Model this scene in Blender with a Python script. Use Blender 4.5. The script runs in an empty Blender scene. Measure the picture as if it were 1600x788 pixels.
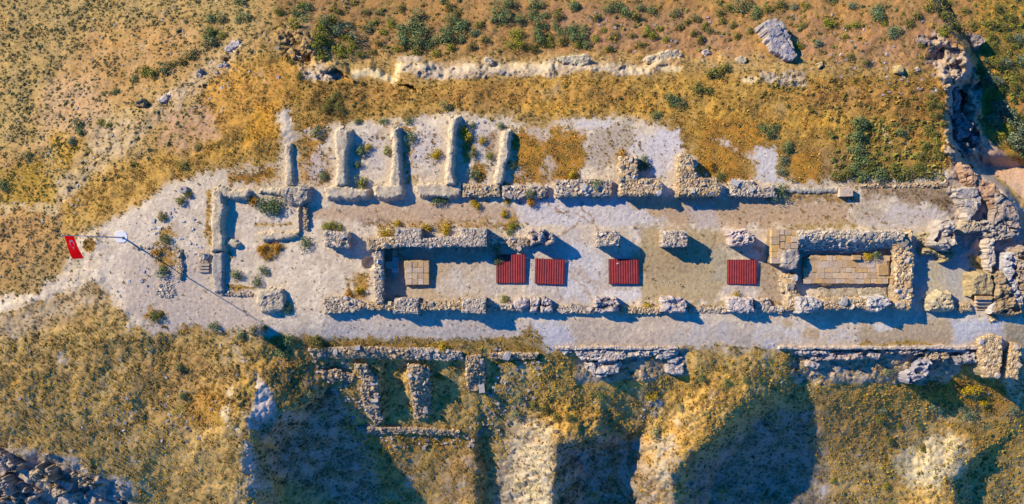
import bpy, math, random
import numpy as np
from mathutils import Vector
from mathutils.geometry import delaunay_2d_cdt

# ------------------------------------------------------------------ camera, sky, sun, exposure
SC = bpy.context.scene
COL = SC.collection
D = 106.7                       # height of the drone above the ruin terrace, metres
cam_data = bpy.data.cameras.new('camera')
cam_data.lens = 24.0
cam_data.sensor_width = 36.0
cam_data.clip_start = 0.5
cam_data.clip_end = 20000
cam = bpy.data.objects.new('camera', cam_data)
cam.location = (0, 0, D)
cam.rotation_euler = (0, 0, 0)
COL.objects.link(cam)
SC.camera = cam

SUN_EL = math.radians(25.5)
SUN_V = Vector((-0.852, 0.524, 0)).normalized() * math.cos(SUN_EL) + Vector((0, 0, math.sin(SUN_EL)))
world = bpy.data.worlds.new('World')
SC.world = world
world.use_nodes = True
wn = world.node_tree
bg = wn.nodes['Background']
sky = wn.nodes.new('ShaderNodeTexSky')
sky.sky_type = 'NISHITA'
sky.sun_disc = False
sky.sun_elevation = SUN_EL
sky.sun_rotation = math.atan2(SUN_V.x, SUN_V.y) % (2 * math.pi)
sky.altitude = 1800
sky.dust_density = 0.0
sky.ozone_density = 8.0
sky.air_density = 1.2
hs_ = wn.nodes.new('ShaderNodeHueSaturation')
hs_.inputs['Hue'].default_value = 0.514
hs_.inputs['Saturation'].default_value = 1.25      # deep blue mountain sky
wn.links.new(sky.outputs[0], hs_.inputs['Color'])
wn.links.new(hs_.outputs[0], bg.inputs[0])
bg.inputs[1].default_value = 0.15
sd_ = bpy.data.lights.new('sun', 'SUN')
sd_.energy = 4.2
sd_.angle = math.radians(0.5)
sd_.color = (1.0, 0.90, 0.72)
sun = bpy.data.objects.new('sun', sd_)
sun.rotation_euler = (-SUN_V).to_track_quat('-Z', 'Y').to_euler()
sun.location = (-60, 40, 60)
COL.objects.link(sun)
SC.view_settings.view_transform = 'Standard'
SC.view_settings.look = 'None'
SC.view_settings.gamma = 1
SC.view_settings.exposure = 0.99

R = random.Random(7)
NR = np.random.default_rng(11)

# ------------------------------------------------------------------ survey: plan coordinates to metres
# plan units are tenths of a metre on the terrace plane, x to the right, y down from the top edge of the survey
def W(px, py, z=0.0):
    k = (D - z) / D
    return ((px - 800) / 10.0 * k, (394 - py) / 10.0 * k, z)

def lin(c):
    c = np.asarray(c, float) / 255.0
    return np.where(c <= 0.04045, c / 12.92, ((c + 0.055) / 1.055) ** 2.4)
KA = 0.80
def A(r, g, b):
    return lin((r, g, b)) * KA

# ------------------------------------------------------------------ noise
def _h(ix, iy, seed):
    n = (ix.astype(np.int64) * 374761393 + iy.astype(np.int64) * 668265263 + seed * 974634777) & 0xffffffff
    n = ((n ^ (n >> 13)) * 1274126177) & 0xffffffff
    n = (n ^ (n >> 16)) & 0xffffffff
    return n
def vnoise(x, y, seed=0):
    x0 = np.floor(x); y0 = np.floor(y)
    fx = x - x0; fy = y - y0
    ux = fx * fx * fx * (fx * (fx * 6 - 15) + 10); uy = fy * fy * fy * (fy * (fy * 6 - 15) + 10)
    def g(ix, iy, dx, dy):
        a = _h(ix, iy, seed) * (2 * np.pi / 4294967296.0)
        return np.cos(a) * dx + np.sin(a) * dy
    a = g(x0, y0, fx, fy); b = g(x0 + 1, y0, fx - 1, fy)
    c = g(x0, y0 + 1, fx, fy - 1); d = g(x0 + 1, y0 + 1, fx - 1, fy - 1)
    return ((a * (1 - ux) + b * ux) * (1 - uy) + (c * (1 - ux) + d * ux) * uy) * 1.5
def fbm(x, y, s, seed=0, oct=4, gain=0.55):
    t = 0; a = 1.0; tot = 0
    for o in range(oct):
        t = t + a * vnoise(x / s, y / s, seed + o * 17); tot += a
        s = s * 0.5; a *= gain
    return t / tot * 1.4
def facets(x, y, cell, seed=0, tilt=0.5):
    """broken rock: every Voronoi cell is a tilted plane; returns height (-1..1) and crack closeness"""
    gx = np.floor(x / cell); gy = np.floor(y / cell)
    b1 = np.full(x.shape, 1e9); b2 = np.full(x.shape, 1e9); hh = np.zeros(x.shape)
    for i in (-1, 0, 1):
        for j in (-1, 0, 1):
            cx = gx + i; cy = gy + j
            r1 = _h(cx, cy, seed) / 4294967296.0; r2 = _h(cx, cy, seed + 5) / 4294967296.0
            r3 = _h(cx, cy, seed + 9) / 4294967296.0; r4 = _h(cx, cy, seed + 13) / 4294967296.0
            sx = (cx + r1) * cell; sy = (cy + r2) * cell
            dx = x - sx; dy = y - sy
            d = np.sqrt(dx * dx + dy * dy)
            a = r4 * 2 * np.pi
            hc = (r3 * 2 - 1) + tilt * (np.cos(a) * dx + np.sin(a) * dy) / cell
            near = d < b1
            b2 = np.where(near, b1, np.minimum(b2, d))
            hh = np.where(near, hc, hh)
            b1 = np.where(near, d, b1)
    return hh, np.clip(1 - (b2 - b1) / (0.18 * cell), 0, 1)
def cells(x, y, cell, seed=0):
    gx = np.floor(x / cell); gy = np.floor(y / cell)
    b1 = np.full(x.shape, 1e9); b2 = np.full(x.shape, 1e9); tone = np.zeros(x.shape); hh = np.zeros(x.shape)
    for i in (-1, 0, 1):
        for j in (-1, 0, 1):
            cx = gx + i; cy = gy + j
            r1, r2, r3, r4, r5 = [_h(cx, cy, seed + q) / 4294967296.0 for q in (0, 5, 9, 13, 21)]
            dx = x - (cx + r1) * cell; dy = y - (cy + r2) * cell; d = np.sqrt(dx * dx + dy * dy)
            a = r4 * 2 * np.pi; hc = (r3 - .5) + .9 * (np.cos(a) * dx + np.sin(a) * dy) / cell
            near = d < b1
            b2 = np.where(near, b1, np.minimum(b2, d)); hh = np.where(near, hc, hh); tone = np.where(near, r5, tone); b1 = np.where(near, d, b1)
    return hh, tone, np.clip(1 - (b2 - b1) / (0.22 * cell), 0, 1)
def sst(e0, e1, x):
    t = np.clip((x - e0) / (e1 - e0), 0, 1)
    return t * t * (3 - 2 * t)

def sdpoly(x, y, P):
    P = np.asarray(P, float); n = len(P)
    d = np.full(x.shape, 1e18); ins = np.zeros(x.shape, bool)
    for i in range(n):
        ax, ay = P[i]; bx, by = P[(i + 1) % n]
        ex, ey = bx - ax, by - ay
        t = np.clip(((x - ax) * ex + (y - ay) * ey) / (ex * ex + ey * ey + 1e-12), 0, 1)
        q = (x - ax - t * ex) ** 2 + (y - ay - t * ey) ** 2
        d = np.minimum(d, q)
        c = ((ay > y) != (by > y)) & (x < (bx - ax) * (y - ay) / ((by - ay) if by != ay else 1e-12) + ax)
        ins ^= c
    d = np.sqrt(d)
    return np.where(ins, -d, d)
def dline(x, y, P, signed=False):
    P = np.asarray(P, float)
    d = np.full(x.shape, 1e18); tt = np.zeros(x.shape); sg = np.ones(x.shape); L = 0
    for i in range(len(P) - 1):
        ax, ay = P[i]; bx, by = P[i + 1]
        ex, ey = bx - ax, by - ay; l = math.hypot(ex, ey)
        t = np.clip(((x - ax) * ex + (y - ay) * ey) / (l * l), 0, 1)
        q = (x - ax - t * ex) ** 2 + (y - ay - t * ey) ** 2
        m = q < d
        cr = ex * (y - ay) - ey * (x - ax)
        d = np.where(m, q, d); tt = np.where(m, L + t * l, tt); sg = np.where(m, np.sign(cr), sg)
        L += l
    d = np.sqrt(d)
    return (d * sg if signed else d), tt / L

# ------------------------------------------------------------------ terrain heights (metres over the plan)
CTRL = [  # plan x, plan y, height
 (-160,-120,-17),(0,-120,-15),(300,-120,-13),(600,-120,-14),(1000,-120,-14),(1300,-120,-10),(1500,-120,-8),(1760,-120,-12),
 (-160,60,-14),(0,0,-11.5),(0,150,-8),(0,300,-4.5),(-160,300,-7),(100,100,-8),(200,0,-9.5),(200,120,-5.5),(200,220,-2.4),(100,250,-3.6),
 (350,0,-8),(400,60,-4.5),(350,130,-2.6),(300,200,-1),(430,120,-1.4),(430,0,-7.5),(500,0,-8),(550,50,-6.2),
 (600,80,-4.6),(700,80,-4.4),(800,0,-8),(850,70,-4.8),(1000,80,-4),(1000,0,-7.6),(1100,60,-4.6),(1200,0,-6.4),(1300,50,-4),(1400,20,-3.4),(1200,90,-2.6),
 (550,130,-1.6),(700,130,-1.5),(900,130,-1.5),(1050,130,-1.6),(1200,140,-1.4),(1350,120,-1.6),(1450,140,-1.6),
 (550,170,-0.6),(700,165,-0.4),(900,170,-0.5),(1100,180,-0.5),(1300,190,-0.6),(1440,200,-0.9),
 (450,230,0),(600,240,0),(800,240,0.1),(950,230,0.1),(1100,240,0.1),(1300,260,0),(1450,260,0),
 (200,340,0),(300,320,0),(250,450,0),(350,480,0),(400,300,0),(400,400,0),(500,350,0),(600,320,0),(700,350,0),(600,430,0),(800,400,0),(900,330,0),(1000,430,0),
 (1100,330,0),(1200,430,0),(1300,320,0),(1400,340,0),(1500,430,0),(1400,430,0),(1580,430,-0.1),(1600,500,-0.1),(1760,430,-0.5),(1760,540,-1),
 (500,515,0),(600,520,0),(800,510,0),(900,510,-0.05),(1000,520,-0.05),(1200,520,-0.05),(1400,520,-0.05),(1550,520,-0.05),(700,520,0),
 (130,400,-0.7),(60,440,-1.7),(0,470,-2.6),(-160,480,-5),(100,340,-1.4),
 (200,530,-0.8),(100,560,-2.3),(0,600,-4.2),(-160,620,-7),(300,560,-1.6),(400,570,-1.6),(480,560,-2.2),
 (600,565,-1.9),(700,575,-2.1),(850,580,-1.7),(1000,590,-1.7),(1220,730,-13.6),(950,740,-12.4),(520,720,-11.6),(1150,580,-1.3),(1300,600,-2.7),(1450,600,-3.2),(1600,590,-3.4),(1760,600,-5),
 (100,660,-6),(0,700,-8.5),(250,660,-5),(350,660,-4.6),(550,660,-7.9),(700,670,-8.2),(850,650,-7),(1000,660,-7.8),(1150,660,-7.9),(1300,680,-9),(1450,660,-7.7),(1600,660,-7.6),
 (100,760,-10.5),(0,788,-13),(250,788,-13.2),(400,788,-14.6),(550,788,-15.2),(700,788,-15),(850,788,-14.6),(1000,788,-15.2),(1150,788,-15.2),(1300,788,-15.2),(1450,788,-14.6),(1600,788,-14.8),
 (-160,908,-23),(200,908,-21),(600,908,-22),(1000,908,-22),(1400,908,-22),(1760,908,-21),
 (1560,60,-1.5),(1600,200,-2),(1760,200,-5),(1560,200,-1.5),(1540,300,-0.8),(1600,330,-1.2),(1760,330,-2),
]
_c = np.array(CTRL, float)
def _tps(r2):
    return 0.5 * r2 * np.log(r2 + 1e-9)
_S = 200.0
_cx, _cy = _c[:, 0] / _S, _c[:, 1] / _S
_n = len(_c)
_K = _tps((_cx[:, None] - _cx) ** 2 + (_cy[:, None] - _cy) ** 2) + np.eye(_n) * 0.004
_P = np.stack([np.ones(_n), _cx, _cy], 1)
_M = np.block([[_K, _P], [_P.T, np.zeros((3, 3))]])
_w = np.linalg.solve(_M, np.concatenate([_c[:, 2], np.zeros(3)]))
GX = np.arange(-168, 1777, 12.0); GY = np.arange(-132, 925, 12.0)
_gx, _gy = np.meshgrid(GX, GY)
_g = np.zeros(_gx.shape)
for i in range(_n):
    _g += _w[i] * _tps((_gx / _S - _cx[i]) ** 2 + (_gy / _S - _cy[i]) ** 2)
_g += _w[_n] + _w[_n + 1] * _gx / _S + _w[_n + 2] * _gy / _S
def bil(grid, x0, y0, st, x, y):
    fx = np.clip((x - x0) / st, 0, grid.shape[1] - 1.001); fy = np.clip((y - y0) / st, 0, grid.shape[0] - 1.001)
    ix = fx.astype(int); iy = fy.astype(int); fx = fx - ix; fy = fy - iy
    if grid.ndim == 3:
        fx = fx[..., None]; fy = fy[..., None]
    return (grid[iy, ix] * (1 - fx) + grid[iy, ix + 1] * fx) * (1 - fy) + (grid[iy + 1, ix] * (1 - fx) + grid[iy + 1, ix + 1] * fx) * fy

def crest(x, y, line, h, back, slope=0.085, ends=0.12, win=None):
    """a spur: gentle on the back (sun) side of the line, dropping steeply on the other; line runs so that the steep side is its left"""
    s, t = dline(x, y, line, True)
    s = -s
    hh = np.interp(t, np.linspace(0, 1, len(h)), h)
    up = hh * np.exp(-(s / back) ** 2)
    dn = np.maximum(hh - s * slope, 0)
    return np.where(s < 0, up, dn)

CR = [  # crest line (steep side on the left when walking it), heights, back width, slope
 ([(540,585),(512,602),(460,640),(426,667),(395,692),(396,740),(402,800),(405,930)], [0,1.4,3.6,6,6,5.6,5.4,5.4], 85, .13),
 ([(1010,664),(985,676),(950,682),(900,688),(873,694),(868,740),(866,800),(866,930)], [0,1.8,5,6.4,7.2,7,6.8,6.6], 46, .16),
 ([(1262,588),(1235,603),(1200,624),(1150,652),(1110,682),(1075,716),(1055,745),(1052,800),(1052,930)], [0,1.5,3.4,5.6,7,7.4,6.6,6,6], 55, .13),
 ([(1590,672),(1560,688),(1522,715),(1490,748),(1488,800),(1488,930)], [0,1.2,3.4,4.4,4.4,4.4], 55, .13),
 ([(752,618),(742,650),(738,700),(742,760),(745,930)], [0,1.2,2,2.2,2], 30, .12),
 ([(512,108),(492,99),(478,78),(462,55),(448,38)], [1.6,2.4,2.6,2.0,0], 45, .35),
]
def Hfun(x, y):
    z = bil(_g, GX[0], GY[0], 12.0, np.clip(x, -160, 1760), np.clip(y, -120, 908))
    wx = x + 9 * fbm(x, y, 45, 3, 4, .62) + 2.5 * fbm(x, y, 9, 14, 2); wy = y + 9 * fbm(x, y, 45, 4, 4, .62) + 2.5 * fbm(x, y, 9, 15, 2)
    for line, h, back, sl in CR:
        if line[0][0] == 512:
            z = z + crest(wx, wy, line, h, back, sl) * 0.8
        else:
            z = z + crest(wx, wy, line[::-1] if False else line, h, back, sl)
    # gully floor right of crests gets slight hollow; cream rock-cut ledge along the north side
    L = [(400,112),(470,112),(520,104),(548,118),(575,104),(618,128),(626,100),(660,104),(690,120),(745,104),(770,112),(830,112),(865,92),(915,100),(950,106),(1008,116),(1040,92),(1080,96),(1130,96),(1180,112),(1300,116)]
    s, t = dline(wx, wy, L, True)
    amp = 1.9 * sst(0, .12, t) * (1 - sst(.72, 1, t))
    z = z - amp * sst(-2, 14, s * -1 * -1 if False else -s) * np.exp(-np.maximum(-s - 20, 0) / 60)
    # eastern cliff
    C = [(1425,-140),(1440,-40),(1462,20),(1500,72),(1510,96),(1500,122),(1482,140),(1478,180),(1482,225),(1498,258)]
    s, t = dline(x + 6 * fbm(x, y, 30, 8, 3), y + 6 * fbm(x, y, 30, 9, 3), C, True)
    right = (s < 0)
    z = z - 6.2 * sst(0, 18, -s) * (1 - sst(0, 60, (y - 250))) * (1 - sst(80, 420, -s) * .3)
    # slab falling to the east, south of the cliff
    C2 = [(1498,252),(1530,275),(1565,300),(1586,330),(1594,360),(1700,372)]
    s, t = dline(x, y, C2, True)
    z = z - 2.6 * sst(2, 14, -s) * sst(1500, 1530, x) * sst(-10, 15, y - 250)
    # terrace edge on the south side, a real drop under the pale kerb
    e = 545 + 3 * fbm(x, y * 0, 30, 12, 3)
    z = z - 0.6 * sst(e, e + 5, y) * (sst(885, 915, x) * sst(1090, 1065, x) + sst(1225, 1250, x)) * (1 - sst(60, 200, y - 545)) * (1 - sst(1540, 1600, x))
    e = 532
    # sunken southern rooms
    for (x0, x1, y0, y1, d) in ((592, 642, 560, 672, .9), (670, 730, 560, 650, .4), (505, 562, 564, 612, .6), (757, 790, 566, 610, .3)):
        z = z - d * sst(0, 12, wx - x0) * sst(0, 12, x1 - wx) * sst(0, 8, wy - y0) * sst(0, 34, y1 - wy)
    # round pit beside the hall's west wall, narrow trench of the paved cella
    d = np.hypot(x - 577, y - 411)
    z = z - .7 * sst(11, 8, d)
    # rocky places
    rk = np.zeros(x.shape)
    for P, a, cell, soft in ROCKZ:
        P = np.asarray(P, float)
        bx0, by0 = P.min(0) - 30; bx1, by1 = P.max(0) + 30
        m = (x > bx0) & (x < bx1) & (y > by0) & (y < by1)
        if not m.any(): continue
        xs = x[m]; ys = y[m]
        sd = sdpoly(xs + 8 * fbm(xs, ys, 25, 21, 3), ys + 8 * fbm(xs, ys, 25, 22, 3), P)
        w = sst(soft, -soft, sd)
        u_ = xs * .8 + ys * .6; v_ = (ys * .8 - xs * .6) * 1.9
        f, ck = facets(u_ + 9 * fbm(xs, ys, 22, 31, 3), v_ + 9 * fbm(xs, ys, 22, 32, 3), cell * 1.5, 5, 1.4)
        f2, ck2 = facets(xs + 3 * fbm(xs, ys, 8, 33, 2), ys * 1.5 + 3 * fbm(xs, ys, 8, 34, 2), cell * .6, 6, 1.4)
        z[m] += w * a * (f * .4 + f2 * .2 - ck * .08 + fbm(xs, ys, cell, 35, 4, .6) * .5)
        rk[m] = np.maximum(rk[m], w)
    # general unevenness; calmer on the terrace
    flat = sst(25, -10, sdpoly(np.clip(x, -400, 2000), np.clip(y, -300, 1100), FLATP))
    u = fbm(x, y, 60, 41, 5, .55) * .5 + fbm(x, y, 9, 42, 3) * .09
    z = z + u * (1 - flat * .93) + flat * fbm(x, y, 6, 43, 2) * .03
    return z, rk, flat
FLATP = [(170,350),(260,290),(340,268),(445,250),(480,200),(700,185),(1060,195),(1200,225),(1480,262),(1580,340),(1640,420),(1640,545),(1240,541),(880,541),(600,530),(430,520),(240,515),(170,440)]
ROCKZ = [
 ([(-60,712),(40,722),(90,722),(130,738),(180,752),(200,800),(180,870),(-60,870)], 1.9, 46, 12),
 ([(1500,245),(1535,250),(1600,330),(1600,480),(1560,470),(1560,400),(1500,400),(1485,330),(1475,280)], .55, 26, 6),
 ([(1455,50),(1510,80),(1535,130),(1530,200),(1545,262),(1500,262),(1475,240),(1480,150),(1450,90)], 2.6, 28, 6),
 ([(900,544),(1075,544),(1075,590),(900,600)], .3, 16, 6),
 ([(1230,546),(1530,546),(1480,600),(1240,600)], .55, 20, 6),
 ([(445,25),(480,50),(510,100),(540,125),(470,125),(430,60)], .8, 14, 6),
 ([(210,185),(260,150),(345,80),(400,40),(430,60),(360,110),(280,170),(220,215)], .5, 16, 14),
 ([(150,190),(210,180),(230,215),(160,260),(90,330),(85,290)], .4, 20, 12),
 ([(620,98),(690,98),(760,88),(800,100),(865,88),(920,86),(1010,100),(1065,78),(1070,98),(1010,120),(930,112),(850,122),(780,118),(690,125),(630,116)], .5, 14, 5),
 ([(1190,110),(1260,112),(1260,138),(1180,125)], .3, 12, 5),
 ([(380,690),(420,720),(440,800),(360,800)], .4, 14, 10),
 ([(790,660),(860,680),(868,790),(770,790)], .2, 12, 14),
 ([(1010,690),(1060,690),(1060,790),(1030,790)], .35, 16, 14),
]

# ------------------------------------------------------------------ mesh helpers
def mk_mesh(name, V, F, col=None, mat=None, smooth=False, fcol=None):
    V = np.asarray(V, np.float32); F = np.asarray(F, np.int32)
    me = bpy.data.meshes.new(name)
    k = F.shape[1]; nf = len(F)
    me.vertices.add(len(V)); me.vertices.foreach_set('co', V.ravel())
    me.loops.add(nf * k); me.loops.foreach_set('vertex_index', F.ravel())
    me.polygons.add(nf); me.polygons.foreach_set('loop_start', np.arange(0, nf * k, k, dtype=np.int32))
    me.update(calc_edges=True)
    me.polygons.foreach_set('use_smooth', np.full(nf, bool(smooth)))
    if col is not None:
        at = me.color_attributes.new('Col', 'FLOAT_COLOR', 'POINT')
        c = np.ones((len(V), 4), np.float32); c[:, :3] = np.clip(col, 0.002, .9)
        at.data.foreach_set('color', c.ravel())
    if mat: me.materials.append(mat)
    me.validate()
    return me
def link(name, me, parent=None, loc=(0, 0, 0), rot=None, scale=None):
    o = bpy.data.objects.new(name, me); COL.objects.link(o)
    o.location = loc
    if rot is not None: o.rotation_euler = rot
    if scale is not None: o.scale = scale
    if parent is not None: o.parent = parent
    return o
def tag(o, label=None, cat=None, group=None, kind=None):
    if label: o['label'] = label
    if cat: o['category'] = cat
    if group: o['group'] = group
    if kind: o['kind'] = kind
    return o
def thing(name, label, cat, loc=(0, 0, 0), group=None, rz=0):
    o = link(name, None, None, loc, (0, 0, rz))
    o.empty_display_size = .3
    return tag(o, label, cat, group)

# ------------------------------------------------------------------ materials
def material(name, base=None, attr=False, nscale=2.0, namp=0.25, bump=0.3, bscale=6.0, rough=0.93, rnd=0.0, hue=0.0, metallic=0, tint=None, spec=.25, sub=None):
    m = bpy.data.materials.new(name); m.use_nodes = True
    nt = m.node_tree; N = nt.nodes; Lk = nt.links
    b = N['Principled BSDF']; b.inputs['Roughness'].default_value = rough; b.inputs['Metallic'].default_value = metallic
    b.inputs['Specular IOR Level'].default_value = spec
    geo = N.new('ShaderNodeNewGeometry')
    if attr:
        src = N.new('ShaderNodeAttribute'); src.attribute_name = 'Col'; cs = src.outputs['Color']
    else:
        src = N.new('ShaderNodeRGB'); src.outputs[0].default_value = (*base, 1); cs = src.outputs[0]
    n1 = N.new('ShaderNodeTexNoise'); n1.inputs['Scale'].default_value = nscale; n1.inputs['Detail'].default_value = 6; n1.inputs['Roughness'].default_value = .65
    Lk.new(geo.outputs['Position'], n1.inputs['Vector'])
    mr = N.new('ShaderNodeMapRange'); mr.inputs[1].default_value = .25; mr.inputs[2].default_value = .75
    mr.inputs[3].default_value = 1 - namp; mr.inputs[4].default_value = 1 + namp
    Lk.new(n1.outputs['Fac'], mr.inputs[0])
    mul = N.new('ShaderNodeVectorMath'); mul.operation = 'SCALE'
    Lk.new(cs, mul.inputs[0]); Lk.new(mr.outputs[0], mul.inputs['Scale'])
    out = mul.outputs[0]
    if rnd or hue:
        oi = N.new('ShaderNodeObjectInfo')
        m2 = N.new('ShaderNodeMapRange'); m2.inputs[3].default_value = 1 - rnd; m2.inputs[4].default_value = 1 + rnd
        Lk.new(oi.outputs['Random'], m2.inputs[0])
        hs = N.new('ShaderNodeHueSaturation')
        Lk.new(out, hs.inputs['Color']); Lk.new(m2.outputs[0], hs.inputs['Value'])
        if hue:
            ml = N.new('ShaderNodeMath'); ml.operation = 'MULTIPLY'; ml.inputs[1].default_value = 7.31
            fr = N.new('ShaderNodeMath'); fr.operation = 'FRACT'
            m3 = N.new('ShaderNodeMapRange'); m3.inputs[3].default_value = 1 - hue; m3.inputs[4].default_value = 1 + hue
            Lk.new(oi.outputs['Random'], ml.inputs[0]); Lk.new(ml.outputs[0], fr.inputs[0]); Lk.new(fr.outputs[0], m3.inputs[0])
            Lk.new(m3.outputs[0], hs.inputs['Saturation'])
        out = hs.outputs[0]
    Lk.new(out, b.inputs['Base Color'])
    if bump:
        n2 = N.new('ShaderNodeTexNoise'); n2.inputs['Scale'].default_value = bscale; n2.inputs['Detail'].default_value = 5; n2.inputs['Roughness'].default_value = .7
        Lk.new(geo.outputs['Position'], n2.inputs['Vector'])
        bp = N.new('ShaderNodeBump'); bp.inputs['Strength'].default_value = bump; bp.inputs['Distance'].default_value = .12
        Lk.new(n2.outputs['Fac'], bp.inputs['Height']); Lk.new(bp.outputs[0], b.inputs['Normal'])
    if sub:      # thin cloth lets sunlight through
        tr = N.new('ShaderNodeBsdfTranslucent'); mx = N.new('ShaderNodeMixShader'); mx.inputs[0].default_value = sub
        Lk.new(out, tr.inputs[0]); Lk.new(b.outputs[0], mx.inputs[1]); Lk.new(tr.outputs[0], mx.inputs[2])
        Lk.new(mx.outputs[0], N['Material Output'].inputs['Surface'])
    return m
M_ground = material('ground_soil_and_rock', attr=True, nscale=2.2, namp=.25, bump=.5, bscale=2.6)
M_tuft = material('dry_plants', attr=True, nscale=3, namp=.25, bump=0)
M_rubble = material('rubble_stone', attr=True, nscale=3, namp=.22, bump=.5, bscale=7)
M_mass = material('weathered_masonry', attr=True, nscale=2.6, namp=.34, bump=.6, bscale=6.0)
M_stone = material('field_stone', base=A(176, 160, 138), nscale=2.5, namp=.22, bump=.5, bscale=5, rnd=.2, hue=.45)
M_slab = material('tan_block', base=A(200, 166, 120), nscale=3.0, namp=.34, bump=.3, bscale=6, rnd=.17, hue=.22)
M_red = material('red_painted_sheet', base=A(142, 46, 42), nscale=1.4, namp=.34, bump=.05, rough=.7, rnd=.1, spec=.3)
M_redframe = material('dark_red_frame', base=A(96, 24, 26), nscale=2, namp=.15, bump=0, rough=.6)
M_white = material('white_concrete', base=A(232, 226, 214), nscale=1.5, namp=.1, bump=.2, bscale=4)
M_pole = material('white_painted_pole', base=A(190, 182, 172), nscale=1, namp=.04, bump=0, rough=.4)
M_flag = material('red_flag_cloth', base=A(250, 14, 30), nscale=1, namp=.06, bump=0, rough=.8, sub=.55)
M_emblem = material('white_flag_print', base=A(240, 240, 240), nscale=1, namp=.03, bump=0, rough=.8, sub=.4)
M_grey = material('grey_concrete', base=A(170, 162, 152), nscale=2, namp=.15, bump=.3, bscale=5)
# ------------------------------------------------------------------ the ground: one sheet, its soils, rock and plants
ST = 1.7
ax = np.arange(-160, 1760.1, ST); ay = np.arange(-120, 908.1, ST)
NXV, NYV = len(ax), len(ay)
far = np.cumsum(6 * 1.17 ** np.arange(46))
AX = np.concatenate([-160 - far[::-1], ax, ax[-1] + far]); AY = np.concatenate([-120 - far[::-1], ay, ay[-1] + far])
XX, YY = np.meshgrid(ax, ay)
ZZ, RK, FLAT = Hfun(XX, YY)
def Hs(px, py):
    px = np.asarray(px, float); py = np.asarray(py, float)
    return bil(ZZ, ax[0], ay[0], ST, px, py)
def G(px, py, dz=0.0):
    z = float(Hs(px, py)) + dz
    return W(px, py, z)

n3 = fbm(XX, YY, 7, 51, 3); n12 = fbm(XX, YY, 22, 52, 4); n40 = fbm(XX, YY, 70, 53, 4); n150 = fbm(XX, YY, 220, 54, 4)
WX1 = XX + 9 * fbm(XX, YY, 26, 55, 4, .65); WY1 = YY + 9 * fbm(XX, YY, 26, 56, 4, .65)
WX2 = XX + 3 * fbm(XX, YY, 9, 57, 3, .6); WY2 = YY + 3 * fbm(XX, YY, 9, 58, 3, .6)
CC = np.zeros(XX.shape + (3,)); TC = np.zeros(XX.shape + (3,)); TD = np.zeros(XX.shape)
def mixn(c1, c2, n, k=1.2):
    t = np.clip(.5 + n * k, 0, 1)[..., None]
    return A(*c1) * (1 - t) + A(*c2) * t
def paint(shape, c1, c2=None, tuft=None, dens=None, soft=4, amt=1.0, rough=1, kind='poly', w=8, nz='12', grain=None):
    if grain is None: grain = 7 if rough == 1 and soft > 2.5 else 1.5
    P = np.asarray(shape, float)
    if kind == 'all':
        sl = (slice(None), slice(None)); sd = np.full(XX.shape, -99.)
    else:
        m = (w if kind == 'line' else 0) + soft + 24
        x0, y0 = P.min(0) - m; x1, y1 = P.max(0) + m
        i0 = max(0, int((x0 - ax[0]) / ST)); i1 = min(NXV, int((x1 - ax[0]) / ST) + 2)
        j0 = max(0, int((y0 - ay[0]) / ST)); j1 = min(NYV, int((y1 - ay[0]) / ST) + 2)
        if i1 <= i0 or j1 <= j0: return
        sl = (slice(j0, j1), slice(i0, i1))
        xs, ys = (WX1[sl], WY1[sl]) if rough == 1 else (WX2[sl], WY2[sl]) if rough == 2 else (XX[sl], YY[sl])
        if kind == 'line': sd = dline(xs, ys, P)[0] - w
        else: sd = sdpoly(xs, ys, P)
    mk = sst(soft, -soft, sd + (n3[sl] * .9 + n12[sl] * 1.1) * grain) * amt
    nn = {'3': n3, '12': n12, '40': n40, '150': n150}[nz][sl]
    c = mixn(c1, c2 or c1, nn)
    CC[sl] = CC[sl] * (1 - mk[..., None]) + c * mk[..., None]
    if tuft is not None:
        t = mixn(tuft[0], tuft[1], n12[sl], 1.5)
        TC[sl] = TC[sl] * (1 - mk[..., None]) + t * mk[..., None]
    if dens is not None:
        TD[sl] = TD[sl] * (1 - mk) + dens * mk
def ell(cx, cy, rx, ry=None, a=0, n=14):
    ry = ry or rx
    return [(cx + rx * math.cos(t) * math.cos(a) - ry * math.sin(t) * math.sin(a), cy + rx * math.cos(t) * math.sin(a) + ry * math.sin(t) * math.cos(a)) for t in [2 * math.pi * i / n for i in range(n)]]

ORG = ((188, 146, 72), (164, 124, 62)); OT = ((198, 154, 60), (164, 126, 54))
TAN = ((186, 150, 104), (168, 136, 92))
GRV = ((202, 185, 164), (216, 200, 178))
OLV = ((204, 166, 102), (178, 142, 88)); OLT = ((206, 164, 58), (150, 120, 56))
# hillsides
paint([(0,0)], (176,142,90), (160,126,76), ((140,118,52),(112,100,50)), .05, kind='all', nz='40')
paint([(-170,-130),(330,-130),(420,30),(330,100),(200,190),(130,260),(80,330),(-170,330)], (178,146,92), (158,130,78), ((132,120,64),(108,100,62)), .075, soft=25)
paint([(150,40),(300,30),(330,90),(230,150),(140,190),(60,200),(90,110)], (184,142,92), (176,128,72), None, .025, soft=25, amt=.7)
paint([(70,130),(150,120),(170,200),(140,240),(60,220)], (196,158,118), (180,150,120), None, .02, soft=18, amt=.7)
paint([(380,-130),(1760,-130),(1760,60),(1480,75),(1150,90),(900,80),(640,85),(500,80),(430,20)], (168,126,74), (148,112,72), ((166,134,56),(124,110,56)), .035, soft=14)
paint([(840,10),(1120,30),(1180,90),(980,80),(860,70)], (166,124,88), (152,116,88), None, .02, soft=20, amt=.8)
paint([(1230,30),(1500,30),(1500,110),(1300,95),(1240,90)], (164,122,90), (156,116,74), None, .03, soft=16, amt=.8)
paint([(-170,250),(60,240),(88,330),(100,390),(-170,480)], (180,138,84), (160,122,78), ((150,124,60),(124,100,60)), .08, soft=20)
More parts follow.
